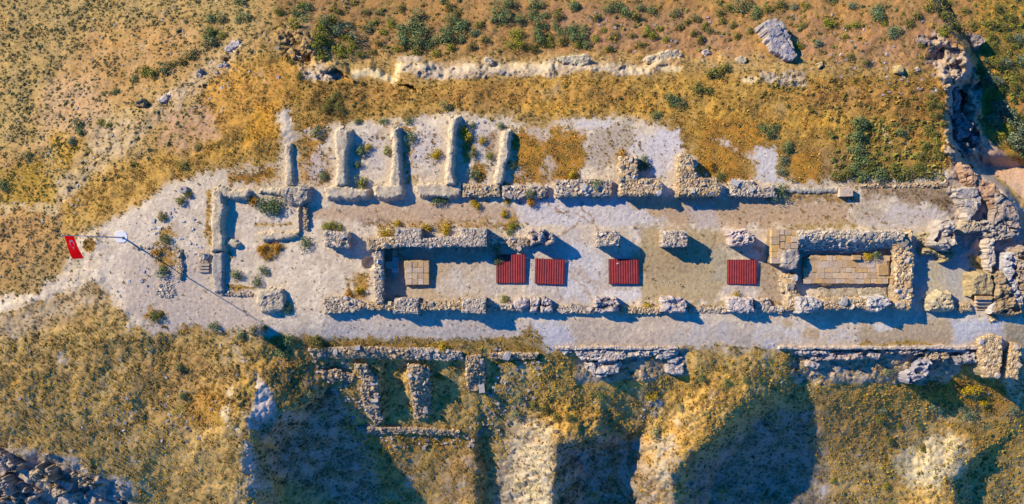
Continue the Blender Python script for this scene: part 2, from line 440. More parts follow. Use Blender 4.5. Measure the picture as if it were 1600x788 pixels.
paint([(0,265),(60,245),(92,290),(82,326),(0,328)], (160,126,44), (172,130,60), ((150,132,34),(120,116,40)), .09, soft=8)
paint([(80,210),(140,215),(160,260),(90,270)], (172,134,50), (186,140,60), ((166,140,36),(130,116,40)), .07, soft=12)
# orange grass belt
paint([(350,90),(450,75),(500,110),(560,125),(700,128),(860,112),(1000,118),(1130,115),(1300,120),(1440,110),(1500,150),(1490,270),(1300,285),(1180,280),(1090,240),(1040,190),(900,182),(700,182),(620,188),(520,195),(470,220),(440,225),(440,265),(300,280),(200,320),(150,350),(110,370),(85,320),(150,270),(260,235),(300,180)], *ORG, OT, .11, soft=12)
paint([(330,120),(450,90),(480,130),(440,190),(350,210),(310,180)], (190,140,62), (174,122,56), None, .09, soft=14, amt=.8)
paint([(400,165),(440,160),(430,215),(380,225)], (200,144,48), (190,134,46), ((210,154,44),(186,132,42)), .12, soft=10)
for e, a in ((ell(560,150,70,18), .5), (ell(760,150,90,20), .5), (ell(1130,215,60,26), .3), (ell(930,150,70,16), .5), (ell(1330,150,100,24), .55), (ell(1440,170,40,50), .6)):
    paint(e, (160,112,62), (172,116,60), ((150,112,48),(120,92,44)), .10, soft=14, amt=a)
for e in (ell(880,170,60,14), ell(1120,190,50,24), ell(1010,165,40,14), ell(1080,240,40,14), ell(1260,190,60,14), ell(1130,205,50,18), ell(250,300,60,14,-.5), ell(330,235,30,12)):
    paint(e, (206,156,64), (196,144,62), ((216,166,58),(192,142,54)), .13, soft=12, amt=.7)
paint([(500,115),(535,118),(545,185),(505,192),(480,160)], (148,112,54), (132,98,48), ((132,110,40),(104,88,40)), .13, soft=10, amt=.8)
paint([(260,180),(330,160),(345,210),(290,240),(250,225)], (184,146,124), (172,138,104), None, .03, soft=12, amt=.8)
# eastern shelf and hillside beyond the cliff
paint([(1505,-130),(1760,-130),(1760,380),(1600,262),(1545,215),(1522,150),(1530,60)], (170,130,56), (184,132,64), ((150,136,44),(120,116,44)), .11, soft=8)
for e in (ell(1570,150,26,12,.3), ell(1560,235,0.1,.1), ell(1545,100,16,12), ell(1590,170,10,30)):
    paint(e, (192,134,70), (184,126,64), None, .05, soft=8, amt=.8)
paint([(1538,212),(1560,232),(1600,262),(1760,380),(1760,420),(1600,312),(1570,285),(1535,262)], (200,164,134), (184,156,132), None, 0, soft=3, rough=2)
paint([(1490,250),(1530,270),(1570,292),(1600,330),(1600,480),(1560,480),(1560,400),(1490,390),(1480,320),(1476,280)], (182,162,148), (164,146,132), None, 0, soft=5, rough=2)
paint([(1505,262),(1540,285),(1555,300),(1545,318),(1520,296),(1500,275)], (194,146,104), (180,134,96), None, 0, soft=5, rough=2, amt=.8)
# lower hillsides
paint([(-170,500),(60,520),(180,490),(240,515),(340,512),(440,530),(520,545),(840,545),(880,548),(1240,548),(1600,575),(1760,560),(1760,920),(-170,920)], *OLV, OLT, .10, soft=8)
for e, a in ((ell(280,600,80,60), .5), (ell(470,590,60,40), .8), (ell(700,720,70,60), .4), (ell(1340,660,80,60), .5), (ell(600,720,50,60), .4)):
    paint(e, (160,118,68), (172,126,66), ((166,122,50),(124,100,56)), .12, soft=24, amt=a)
for e in (ell(120,560,110,30), ell(40,620,60,60), ell(130,700,90,30), ell(230,545,40,20)):
    paint(e, (180,144,86), (166,128,78), ((174,142,56),(140,116,54)), .13, soft=24, amt=.6)
for e in (ell(880,610,50,50), ell(1060,690,70,20,-.4), ell(1100,610,60,30), ell(1000,580,60,20), ell(1480,610,80,30), ell(400,600,26,40), ell(870,660,60,26), ell(1390,620,70,20), ell(1550,690,60,30)):
    paint(e, (204,156,70), (184,138,70), ((214,168,62),(180,138,60)), .13, soft=16, amt=.7)
paint([(1380,560),(1540,590),(1600,600),(1560,650),(1430,620)], (176,124,46), (156,108,48), ((190,142,34),(150,108,40)), .14, soft=12, amt=.8)
for e in (ell(690,690,45,14), ell(620,690,70,8), ell(330,640,40,30)):
    paint(e, (182,128,42), (160,110,44), ((198,150,34),(160,116,40)), .15, soft=10, amt=.6)
# pale earth tracks and scree on the lower hillsides
paint([(358,612),(352,640),(368,680),(385,712),(392,740)], (206,186,150), (188,166,128), None, .02, soft=4, kind='line', w=4)
paint([(335,510),(360,530),(382,560),(400,600),(412,620)], (196,176,150), (180,150,110), None, .05, soft=3, kind='line', w=2.5)
paint([(400,600),(420,602),(432,630),(430,660),(410,674),(388,672),(386,655),(398,625)], (206,194,186), (192,180,172), None, .0, soft=3, rough=2)
paint([(396,580),(412,590),(414,605),(404,606)], (200,186,176), (190,174,150), None, .0, soft=3, rough=2)
paint([(376,690),(398,700),(410,740),(420,765),(396,775),(382,740)], (188,176,164), (170,156,140), None, .04, soft=6)
paint([(395,660),(470,640),(520,600),(560,690),(600,788),(560,800),(420,740)], (176,158,146), (146,118,88), ((150,122,70),(128,114,80)), .09, soft=16, amt=.9)
paint([(868,690),(1000,680),(1030,760),(1034,920),(866,920)], (172,154,142), (146,116,84), ((176,132,60),(128,110,72)), .09, soft=12, amt=.9)
paint([(1080,730),(1200,640),(1270,640),(1300,780),(1300,920),(1060,920)], (160,144,134), (138,120,98), ((146,122,72),(124,112,80)), .08, soft=16, amt=.9)
paint([(820,650),(860,660),(868,690),(868,920),(770,920),(775,740),(800,690)], (202,184,156), (176,154,122), ((180,146,80),(120,100,70)), .07, soft=14)
paint([(1020,690),(1050,680),(1056,740),(1052,800),(1040,800),(1026,740)], (184,170,154), (168,148,118), None, .06, soft=8, amt=.9)
paint([(1030,765),(1050,770),(1055,920),(1030,920)], (176,140,80), (160,116,56), None, .1, soft=8, amt=.7)
paint(ell(1458,722,58,40,-.4), (218,200,164), (202,178,134), ((190,160,90),(160,136,80)), .025, soft=12, amt=.95)
paint(ell(822,665,24,12), (200,180,152), (186,160,130), None, .05, soft=8, amt=.8)
paint([(1560,560),(1600,560),(1700,700),(1600,650),(1575,620)], (200,184,160), (184,160,128), None, .05, soft=10, amt=.8)
paint([(700,720),(745,715),(740,788),(690,788)], (168,150,140), (150,116,70), None, .09, soft=14, amt=.6)
for q in ((815,575),(640,750),(1062,662),(1030,632),(1112,622),(60,540),(95,560),(20,530),(1290,770)):
    paint(ell(q[0], q[1], R.uniform(5, 9), R.uniform(4, 8)), (206,190,176), (190,172,150), None, 0, soft=5, amt=.8)
for i in range(260):
    x = R.uniform(-40, 1640); y = R.uniform(545, 810)
    paint(ell(x, y, R.uniform(4, 12), R.uniform(3, 7), R.uniform(0, 3)), *R.choice([((190,170,140),(170,150,130)), ((120,88,54),(104,80,50)), ((206,148,40),(190,130,40)), ((150,136,50),(130,120,46))]), None, None, soft=5, amt=R.uniform(.3, .7))
for i in range(170):
    x = R.uniform(-50, 1650); y = R.choice([R.uniform(-60, 110), R.uniform(120, 280)])
    paint(ell(x, y, R.uniform(4, 13), R.uniform(3, 8), R.uniform(0, 3)), *R.choice([((192,166,134),(180,154,124)), ((140,102,62),(126,96,60)), ((206,150,56),(190,132,50)), ((150,130,60),(140,120,56))]), None, None, soft=6, amt=R.uniform(.2, .5))
# bottom-left crags
paint([(-170,690),(40,700),(110,720),(170,740),(210,760),(190,920),(-170,920)], (182,172,164), (158,146,136), None, .03, soft=8, amt=.9)
# terrace: gravel, packed earth, chalky bedrock
TERR = [(118,378),(165,350),(205,325),(262,288),(340,266),(440,258),(446,225),(432,182),(450,172),(462,215),(455,262),(486,258),(492,215),(520,196),(600,192),(690,178),(800,184),(830,205),(900,188),(960,182),(1040,196),(1066,228),(1092,252),(1150,270),(1230,284),(1480,268),(1500,290),(1500,480),(1640,500),(1640,570),(1600,560),(1560,548),(1240,546),(1090,544),(900,544),(850,552),(835,535),(780,526),(700,536),(600,530),(500,532),(440,526),(350,516),(300,512),(240,520),(205,508),(186,478),(150,440),(90,462),(20,484),(-30,500),(-60,470),(60,455),(120,415)]
paint(TERR, (196,168,130), (184,152,108), None, .05, soft=22, amt=.55)
paint(TERR, *GRV, ((170,132,60),(150,120,66)), .002, soft=5)
paint([(140,440),(90,470),(0,492),(-170,510),(-170,560),(0,530),(80,505),(160,470)], (190,168,140), (178,150,116), ((170,140,90),(150,124,80)), .05, soft=14, amt=.8)
paint([(190,400),(330,400),(400,470),(420,520),(240,515),(195,490)], (198,180,164), (188,170,154), None, .003, soft=12, amt=.8)
paint([(90,300),(150,340),(110,370)], (196,160,90), (186,150,80), None, .06, soft=6, amt=.5)
paint([(150,190),(205,170),(240,205),(180,250),(120,300),(84,320),(95,290),(140,240)], (194,170,130), (172,142,96), ((150,134,60),(130,110,50)), .05, soft=10, amt=.6)
paint([(218,170),(270,145),(340,85),(366,62),(380,72),(340,110),(300,140),(260,165)], (192,168,136), (172,140,100), None, .05, soft=10, amt=.5)
paint(ell(365,72,13,7,-.6), (212,198,190), None, None, 0, soft=2, rough=2)
paint(ell(257,152,12,4,-.5), (214,200,180), None, None, 0, soft=2, rough=2)
paint([(0,318),(60,320),(90,320),(92,335),(60,328),(0,328)], (198,176,144), (180,158,124), None, .02, soft=4, amt=.7)
paint(ell(150,372,22,14,.1), (200,184,172), (190,166,130), None, .03, soft=8)
paint([(130,385),(112,400),(90,430),(60,450),(120,440),(150,410)], (200,184,168), (188,170,148), None, .02, soft=6, amt=.8)
paint(ell(140,383,9,11), (190,134,50), (170,120,60), OT, .2, soft=2, rough=2)
# grass on the upper terrace
for P in ([(356,270),(400,266),(440,262),(440,290),(400,292),(358,288)], [(384,290),(372,276),(356,276)],
          [(795,196),(830,206),(868,200),(912,206),(918,250),(900,284),(800,286),(800,240)],
          [(486,235),(520,240),(520,290),(470,290),(468,240)],
          [(1092,236),(1150,246),(1180,285),(1120,286),(1090,262)], [(1236,232),(1284,232),(1284,288),(1240,288)],
          [(1100,185),(1190,190),(1190,235),(1150,245),(1095,232)], [(470,196),(500,190),(515,205),(490,235),(465,225)]):
    paint(P, (194,136,50), (170,116,50), OT, .15, soft=5)
for e in (ell(845,208,16,10), ell(888,196,10,10), ell(856,262,10,20), ell(925,225,14,20), ell(815,270,9,9)):
    paint(e, (198,182,170), (184,166,146), None, .02, soft=6, amt=.8)
paint([(930,195),(990,188),(1000,230),(940,270),(915,240)], (188,172,158), (176,156,132), None, .03, soft=8)
for e in (ell(500,262,22,24), ell(590,235,32,30), ell(670,230,26,32), ell(755,225,18,26)):
    paint(e, (204,192,188), (186,172,162), ((170,130,60),(150,110,60)), .02, soft=8, amt=.8)
for e in (ell(536,248,4,36), ell(635,245,5,30), ell(640,285,14,7), ell(728,225,8,34), ell(748,268,12,18), ell(625,200,22,8), ell(540,222,4,12), ell(516,262,4,30)):
    paint(e, (184,134,56), (160,116,60), OT, .14, soft=4)
for e in (ell(612,212,26,8), ell(770,232,10,30)):
    paint(e, (160,124,90), (150,116,90), None, .08, soft=6, amt=.7)
paint([(1000,212),(1062,204),(1066,252),(1030,282),(1000,270),(975,235)], (212,204,204), (198,188,186), None, .006, soft=5)
paint([(1180,232),(1206,226),(1222,280),(1186,282)], (210,204,204), (200,192,190), None, .005, soft=4)
paint([(900,190),(950,184),(955,200),(905,204)], (206,198,196), None, None, 0, soft=5, amt=.8)
paint([(1112,218),(1150,232),(1185,252)], (206,190,174), None, None, .01, soft=4, kind='line', w=3)
paint([(1240,236),(1330,232),(1330,285),(1285,286),(1284,232)], (156,126,96), (140,110,76), ((150,120,60),(120,100,60)), .07, soft=10, amt=.7)
paint([(1320,200),(1370,190),(1420,240),(1470,280),(1330,284)], (150,116,60), (132,106,54), ((160,136,48),(120,104,50)), .15, soft=14, amt=.7)

for P in ([(322,284),(396,286),(396,318),(360,320),(358,462),(322,464)], [(398,284),(490,284),(490,328),(400,314)], [(398,354),(474,356),(474,384),(396,380)], [(436,214),(464,216),(468,296),(432,300)],
          [(510,192),(554,194),(556,290),(584,300),(582,320),(500,318),(502,286),(514,284)], [(602,190),(634,190),(636,290),(640,318),(578,316),(578,284),(598,284)], [(690,176),(724,176),(722,286),(728,314),(644,316),(642,284),(688,284)], [(778,194),(806,198),(800,292),(764,294)], [(392,446),(452,446),(454,494),(394,496)], [(1216,286),(1320,286),(1320,308),(1216,308)],
          [(1448,450),(1600,420),(1606,498),(1450,492)], [(455,206),(520,200),(500,212),(455,222)]):
    paint(P, (214,198,172), (200,182,156), None, 0, soft=6, amt=.7)
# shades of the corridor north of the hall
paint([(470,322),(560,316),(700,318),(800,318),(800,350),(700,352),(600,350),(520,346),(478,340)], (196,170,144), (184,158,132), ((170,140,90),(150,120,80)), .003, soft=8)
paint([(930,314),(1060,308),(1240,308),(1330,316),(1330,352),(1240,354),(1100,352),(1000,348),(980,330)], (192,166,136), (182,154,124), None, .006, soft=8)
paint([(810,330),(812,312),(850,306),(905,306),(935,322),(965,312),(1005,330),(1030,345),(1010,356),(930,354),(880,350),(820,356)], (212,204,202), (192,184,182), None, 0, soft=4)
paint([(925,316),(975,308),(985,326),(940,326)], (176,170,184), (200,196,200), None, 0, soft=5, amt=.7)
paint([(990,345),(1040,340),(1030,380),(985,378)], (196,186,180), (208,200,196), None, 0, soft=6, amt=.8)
paint([(840,308),(870,330),(905,338),(930,352)], (160,132,100), None, None, .02, soft=2, kind='line', w=1.2)
paint([(905,312),(918,330),(928,345),(934,356)], (150,122,92), None, None, .02, soft=2, kind='line', w=1.5)
paint([(1070,325),(1110,320),(1125,352),(1090,358)], (196,186,182), (184,174,168), None, 0, soft=8, amt=.7)
paint([(1345,330),(1400,326),(1465,324),(1480,334),(1455,354),(1400,358),(1350,360),(1335,345)], (206,196,190), (186,174,164), None, .004, soft=6)
paint([(1378,312),(1332,318),(1330,345),(1380,345)], (180,160,140), (170,150,120), None, .02, soft=8, amt=.6)
paint([(1240,350),(1330,348),(1340,358),(1230,358)], (168,142,80), (180,150,100), ((180,140,50),(150,120,60)), .06, soft=4, amt=.7)
paint([(1180,296),(1340,300),(1340,318),(1290,316),(1230,308)], (164,128,70), (150,116,70), ((170,132,60),(140,110,60)), .08, soft=5, amt=.8)
paint([(1345,290),(1480,284),(1500,300),(1480,330),(1400,310),(1350,306)], (160,130,100), (144,114,86), ((150,120,70),(130,104,70)), .08, soft=6, amt=.85)
paint([(575,348),(800,345),(800,356),(765,358),(600,360)], (176,136,84), (166,130,90), ((196,146,50),(160,124,60)), .09, soft=6, amt=.75)
paint(ell(588,348,22,9), (168,142,128), (156,130,110), None, .06, soft=6, amt=.8)
# inside the hall
paint([(600,388),(760,385),(780,420),(775,470),(600,475)], (188,170,148), (176,156,130), None, .004, soft=8)
paint([(690,425),(770,410),(790,430),(780,462),(700,466),(680,450)], (206,196,186), (190,174,154), None, 0, soft=8, amt=.8)
paint([(820,370),(940,362),(950,400),(1000,400),(1000,462),(940,476),(830,474)], (200,190,182), (188,174,162), None, 0, soft=6)
paint([(885,382),(930,375),(946,420),(930,466),(880,470)], (196,190,190), (208,200,194), None, 0, soft=5)
paint([(888,424),(904,440),(922,462),(936,478)], (176,152,124), None, None, 0, soft=2, kind='line', w=1.5)
paint([(896,412),(915,432),(935,452)], (184,164,142), None, None, 0, soft=4, kind='line', w=5, amt=.6)
paint([(935,458),(998,450),(998,468),(940,474)], (214,208,206), None, None, 0, soft=4, amt=.9)
paint([(998,355),(1130,360),(1140,400),(1138,450),(1110,476),(1010,474),(1000,440),(990,400)], (184,164,128), (170,150,116), ((170,144,84),(140,124,80)), .004, soft=8)
paint(ell(1040,415,40,24), (150,128,104), (166,142,110), None, .01, soft=12, amt=.6)
paint([(1112,385),(1150,380),(1145,440),(1115,440)], (174,166,144), (166,156,132), None, 0, soft=10, amt=.7)
paint([(1130,450),(1180,446),(1180,464),(1135,464)], (190,180,172), None, None, 0, soft=6, amt=.8)
paint([(1185,385),(1222,420),(1225,470),(1190,470),(1180,440)], (182,156,128), (170,148,122), None, .01, soft=6)
paint([(1005,470),(1130,476),(1220,474),(1220,482),(1005,484)], (176,138,70), (166,136,96), ((196,146,40),(160,124,60)), .07, soft=3, amt=.7)
# cracks in the floor
for P in ([(820,392),(850,380),(880,365),(905,352)], [(996,360),(1002,380),(1000,400)], [(1118,362),(1114,380),(1108,395)], [(870,440),(876,470)], [(912,440),(936,440),(942,420)]):
    paint(P, (140,112,86), None, None, 0, soft=1.5, kind='line', w=.8, rough=1)
# south walk
paint([(500,492),(820,500),(880,515),(850,545),(790,530),(500,530)], (204,190,176), (192,178,166), None, .003, soft=6)
paint([(820,495),(880,500),(900,520),(900,545),(850,548)], (206,202,204), (190,184,186), None, 0, soft=8)
paint([(880,500),(1060,498),(1180,506),(1178,540),(900,541)], (186,170,154), (198,180,160), None, 0, soft=6)
paint([(1050,520),(1060,500),(1150,505),(1140,540),(1060,540)], (202,194,188), (188,172,156), None, 0, soft=8, amt=.7)
paint([(1170,492),(1230,490),(1285,512),(1330,522),(1340,540),(1180,541)], (214,206,198), (204,184,160), None, 0, soft=4)
paint(ell(1268,522,15,9,.2), (196,170,136), None, None, 0, soft=2, rough=2)
paint(ell(1230,505,10,7,.2), (196,172,140), None, None, 0, soft=3, rough=2)
paint([(1345,508),(1400,510),(1460,500),(1490,498),(1488,538),(1345,540),(1340,522)], (196,172,138), (186,164,134), None, 0, soft=3, rough=2)
paint([(1366,508),(1390,506),(1396,516),(1370,518)], (214,206,200), None, None, 0, soft=2, rough=2)
paint([(1490,494),(1568,498),(1562,530),(1510,540),(1488,540)], (206,204,206), (190,188,192), None, 0, soft=5)
paint([(1570,505),(1640,510),(1640,545),(1570,540)], (190,172,138), (180,160,128), None, 0, soft=3, rough=2)
paint([(1340,536),(1460,536),(1460,541),(1340,541)], (176,142,60), (190,160,100), ((190,146,40),(160,130,60)), .1, soft=2, amt=.8)
# east of the temple
paint([(1425,365),(1500,360),(1520,440),(1510,500),(1430,500)], (184,176,162), (172,164,152), None, 0, soft=6)
paint([(1440,400),(1515,400),(1520,445),(1440,450)], (178,174,168), (166,162,154), None, 0, soft=8)
paint([(1440,415),(1470,410),(1480,455),(1450,455)], (186,172,140), None, None, 0, soft=8, amt=.8)
# paler fringe of trodden earth west of the buildings; grass fringe of the terrace south edge
for P, w in (([(440,530),(500,536),(600,534),(700,540),(790,532)], 5), ([(356,392),(368,460)], 1)):
    paint(P, (176,134,60), (156,118,60), OLT, .14, soft=4, kind='line', w=w, amt=.9)
for P, w in (([(326,300),(325,340),(322,370)], 2.5), ([(330,352),(327,380)], 2), ([(400,352),(455,350)], 1.6), ([(353,459),(395,462)], 2), ([(356,448),(395,450)], 2.5)):
    paint(P, (196,150,56), (176,130,60), OT, .2, soft=2, kind='line', w=w, amt=.9, rough=2)
for e in (ell(420,390,22,12), ell(258,402,14,24), ell(278,400,5,14), ell(245,406,8,6), ell(545,455,8,16), ell(565,445,12,22), ell(800,350,12,12), ell(242,493,16,9), ell(258,365,9,12), ell(300,512,20,6)):
    paint(e, (186,136,54), (168,128,76), OT, .16, soft=5, amt=.85)
paint([(808,528),(826,510),(846,524),(850,560),(800,570),(780,560),(790,540)], (150,118,60), (170,130,60), ((180,140,50),(130,110,50)), .16, soft=6, amt=.85)
# cream ledge of cut rock on the north side
CREAM = [[(548,112),(575,106),(600,112),(622,124),(618,131),(600,126),(572,117),(552,122)], [(618,100),(640,98),(672,100),(690,110),(712,104),(735,98),(752,108),(760,88),(768,96),(770,104),(800,96),(845,100),(868,90),(915,86),(924,94),(918,108),(885,106),(870,108),(850,118),(825,120),(800,112),(775,114),(752,120),(738,112),(722,114),(700,124),(690,126),(668,114),(640,110),(622,112),(622,122),(618,118)],
 [(922,104),(950,100),(985,103),(1008,104),(1008,88),(1030,82),(1060,80),(1068,90),(1040,92),(1030,100),(1012,116),(990,116),(950,112),(924,112)], [(1160,124),(1190,118),(1205,122),(1240,126),(1262,132),(1254,139),(1225,134),(1195,128),(1165,130)],
 [(1215,118),(1245,115),(1250,122),(1220,124)], [(1028,102),(1066,104),(1062,112),(1030,110)], [(1380,200),(1392,222),(1386,224),(1376,210)], [(470,112),(505,108),(508,122),(490,128),(472,120)]]
for P in CREAM:
    paint(P, (216,194,152), (190,168,128), None, 0, soft=2.5, rough=2)
for q in (ell(680,105,14,5,.4), ell(722,110,10,5), ell(640,92,20,5), ell(500,104,8,3)):
    paint(q, (184,170,158), (196,180,160), None, 0, soft=3, rough=2, amt=.7)
# bare rock wherever the relief is crags
rkc = mixn((180,166,156), (158,142,128), n12)
mk = (sst(.35, .8, RK) * .75 * (1 - sst(120, 90, YY) * sst(1300, 1100, XX) * .8))[..., None]
mk = mk * np.where((XX < 440) & (YY < 400), .35, 1)[..., None]
mk = np.where((YY > 650)[..., None] & (XX > 300)[..., None], mk * .35, mk)
CC = CC * (1 - mk) + rkc * mk; TD = TD * (1 - mk[..., 0] * .85)
TD = TD * np.clip(1 + n12 * 1.6, .15, 2.2)
# mottling: soil clods and small stones
g1 = NR.normal(0, 1, XX.shape)
CC = CC * (1 + .12 * n3[..., None] + .10 * n12[..., None] + .06 * g1[..., None])
tint = fbm(XX, YY, 38, 61, 3)[..., None] * (1 - .6 * FLAT[..., None])
CC = CC * (1 + tint * np.array([.07, 0.02, -.12]))
vg = np.clip(TD / .05, 0, 1)[..., None]
CC = CC * (np.array([1.06, .985, .80]) * (1 - vg) + np.array([1.02, 1.0, .79]) * vg)
CC = np.clip(CC, .01, .85)

# assemble the sheet, out to the horizon
FX, FY = np.meshgrid(AX, AY)
p = len(far)
def pad(a):
    return np.pad(a, ((p, p), (p, p)) + ((0, 0),) * (a.ndim - 2), mode='edge')
Zf = pad(ZZ); Cf = pad(CC)
out_ = np.maximum(np.maximum(-160 - FX, FX - ax[-1]), np.maximum(-120 - FY, FY - ay[-1]))
fade = np.clip(out_ / 120, 0, 1)[..., None]
hill = mixn((178,146,98), (150,118,72), fbm(FX, FY, 900, 88, 4)) * np.array([.97, .985, .82])
Cf = Cf * (1 - fade) + hill * fade
Zf = Zf * (1 - fade[..., 0]) + fade[..., 0] * (-22 + 14 * fbm(FX, FY, 1500, 89, 4))
kf = (D - Zf) / D
V = np.stack([(FX - 800) / 10 * kf, (394 - FY) / 10 * kf, Zf], -1).reshape(-1, 3)
ny, nx = FX.shape
idx = np.arange(nx * ny).reshape(ny, nx)
F = np.stack([idx[1:, :-1], idx[1:, 1:], idx[:-1, 1:], idx[:-1, :-1]], -1).reshape(-1, 4)
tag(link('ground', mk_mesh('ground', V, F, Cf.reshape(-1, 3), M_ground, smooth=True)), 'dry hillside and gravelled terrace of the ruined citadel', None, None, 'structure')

# ------------------------------------------------------------------ uncountable small plants and stones
def scatter(name, label, protos, pos, scl, rot, colr, mat, flat=1.0, kind='stuff', parent=None, cat=None):
    """joins many small copies of protos (V,F) into one mesh"""
    n = len(pos); pi = NR.integers(0, len(protos), n)
    Vs, Fs, Cs = [], [], []; off = 0
    for k, (pv, pf) in enumerate(protos):
        s = np.where(pi == k)[0]
        if len(s) == 0: continue
        c, sn = np.cos(rot[s]), np.sin(rot[s])
        x = pv[None, :, 0] * scl[s, 0][:, None]; y = pv[None, :, 1] * scl[s, 1][:, None]; z = pv[None, :, 2] * scl[s, 2][:, None]
        v = np.stack([x * c[:, None] - y * sn[:, None], x * sn[:, None] + y * c[:, None], z], -1) + pos[s][:, None, :]
        Vs.append(v.reshape(-1, 3))
        f = pf[None] + (np.arange(len(s)) * len(pv))[:, None, None] + off
        Fs.append(f.reshape(-1, pf.shape[1])); off += len(s) * len(pv)
        cc = colr[s][:, None, :] * NR.uniform(.8, 1.2, (len(s), len(pv), 1))
        Cs.append(cc.reshape(-1, 3))
    me = mk_mesh(name, np.concatenate(Vs), np.concatenate(Fs), np.concatenate(Cs), mat)
    o = link(name, me, parent)
    return tag(o, label, cat, None, kind)
def tuft_proto(n, seed):
    r = np.random.default_rng(seed); V = []; F = []
    for i in range(n):
        a = i * 2 * math.pi / n + r.uniform(-.4, .4); l = r.uniform(.6, 1.1); h = r.uniform(.5, 1.1); w = r.uniform(.22, .4)
        b = len(V)
        ca, sa = math.cos(a), math.sin(a)
        V += [(-sa * w, ca * w, 0), (sa * w, -ca * w, 0), (ca * l, sa * l, h * r.uniform(.5, 1))]
        F.append((b, b + 1, b + 2))
    b = len(V)
    V += [(-.35, 0, .3), (.3, -.25, .25), (.1, .35, 1.0)]; F.append((b, b + 1, b + 2))
    return np.array(V, float), np.array(F)
TP = [tuft_proto(6, s) for s in range(4)]
NT = 330000
tx = NR.uniform(-60, 1660, NT); ty = NR.uniform(-60, 850, NT)
dn = bil(TD, ax[0], ay[0], ST, tx, ty)
keep = NR.uniform(0, .2, NT) < dn
tx, ty = tx[keep], ty[keep]
tc = bil(TC, ax[0], ay[0], ST, tx, ty) * NR.uniform(.75, 1.3, (len(tx), 1)) * NR.uniform(.92, 1.08, (len(tx), 3)) * np.array([1.0, 1.0, .92])
tz = Hs(tx, ty); kk = (D - tz) / D
tpos = np.stack([(tx - 800) / 10 * kk, (394 - ty) / 10 * kk, tz - .02], -1)
big = np.where(NR.uniform(0, 1, len(tx)) < .12, 1.7, 1.0)
sr = NR.uniform(.10, .26, len(tx)) * big; sc = np.stack([sr, sr, sr * NR.uniform(.45, .9, len(tx))], -1)
scatter('dry_grass', 'short dry golden and olive grass covering the hillsides', TP, tpos, sc, NR.uniform(0, 6.28, len(tx)), tc, M_tuft)
print('tufts', len(tx))
# small round cushions of scrub on the north-west hill, and elsewhere (too many to count)
def cushion(seed):
    r = np.random.default_rng(seed); V = []; F = []
    for i in range(16):
        a = r.uniform(0, 2 * math.pi); e = math.asin(r.uniform(.1, 1)); d = np.array([math.cos(a) * math.cos(e), math.sin(a) * math.cos(e), math.sin(e)])
        c = d * r.uniform(.6, 1) * np.array([1, 1, .8]); u = r.normal(0, 1, 3); u /= np.linalg.norm(u); v = np.cross(d, u)
        s = .42; b = len(V)
        V += [c + u * s, c - u * s * .6 + v * s, c - u * s * .6 - v * s]; F.append((b, b + 1, b + 2))
    return np.array(V), np.array(F)
CP = [cushion(s) for s in range(5)]
def zone(n, P, cols, rmin, rmax, mn=None):
    P = np.asarray(P, float); x0, y0 = P.min(0); x1, y1 = P.max(0)
    x = NR.uniform(x0, x1, n * 3); y = NR.uniform(y0, y1, n * 3)
    m = sdpoly(x, y, P) < 0
    if mn: m &= fbm(x, y, 60, mn, 3) > NR.uniform(-.5, .3, len(x))
    x, y = x[m][:n], y[m][:n]
    c = np.array([A(*cols[i]) for i in NR.integers(0, len(cols), len(x))]); r = NR.uniform(rmin, rmax, len(x)) ** 1.0 / 10
    return x, y, c, r
DK = [(116,112,62),(130,122,66),(102,108,70),(140,124,58)]
Zs = [zone(1300, [(-60,-60),(330,-60),(300,60),(180,160),(90,250),(-60,260)], DK, 1.6, 3.6, 71),
      zone(350, [(-60,250),(90,250),(100,400),(60,470),(-60,480)], DK, 1.4, 3.2),
      zone(260, [(330,-60),(640,-60),(440,80),(200,280),(100,300),(200,190)], DK + [(150,126,40)], 2, 4.5),
      zone(520, [(420,-60),(1480,-60),(1480,90),(900,80),(640,90),(500,60)], [(112,116,44),(140,130,44),(84,100,52),(160,134,44)], 2, 5, 72),
      zone(420, [(1500,-60),(1660,-60),(1660,300),(1600,250),(1540,200),(1530,80)], [(112,120,44),(140,134,50),(84,104,60),(150,140,60)], 2.5, 6),
      zone(300, [(1180,110),(1480,130),(1480,270),(1300,190),(1180,150)], [(150,126,50),(120,108,48),(176,136,60)], 2, 5),
      zone(240, [(460,125),(1180,120),(1180,180),(700,175),(480,190)], [(130,104,44),(110,96,44),(150,112,44)], 1.5, 4),
      zone(170, [(1290,180),(1480,190),(1475,282),(1300,284)], [(140,132,54),(110,112,50),(160,140,60)], 3, 7),
      zone(800, [(0,530),(200,500),(440,530),(480,560),(560,690),(1600,600),(1660,560),(1660,850),(-60,850),(-60,520)], [(140,118,40),(112,96,44),(176,136,36),(100,92,52),(190,140,40)], 1.6, 4.2),
      zone(200, [(440,535),(900,560),(1250,560),(1250,640),(560,690),(480,580)], [(140,118,40),(112,96,44),(176,136,36)], 1.6, 4.2),
      zone(420, [(1300,700),(1660,640),(1660,850),(1300,850)], [(176,150,60),(150,130,50),(130,110,60)], 1.6, 4.5),
      zone(60, TERR, [(150,120,60),(110,110,56),(180,140,50)], 1, 2.2)]
x = np.concatenate([z[0] for z in Zs]); y = np.concatenate([z[1] for z in Zs]); c = np.concatenate([z[2] for z in Zs]); r = np.concatenate([z[3] for z in Zs])
z = Hs(x, y); kk = (D - z) / D
scatter('low_scrub', 'tiny cushions of olive scrub dotted over the slopes', CP, np.stack([(x - 800) / 10 * kk, (394 - y) / 10 * kk, z - .03], -1), np.stack([r, r, r * .75], -1), NR.uniform(0, 6.28, len(x)), c * NR.uniform(.75, 1.25, (len(c), 1)), M_tuft)

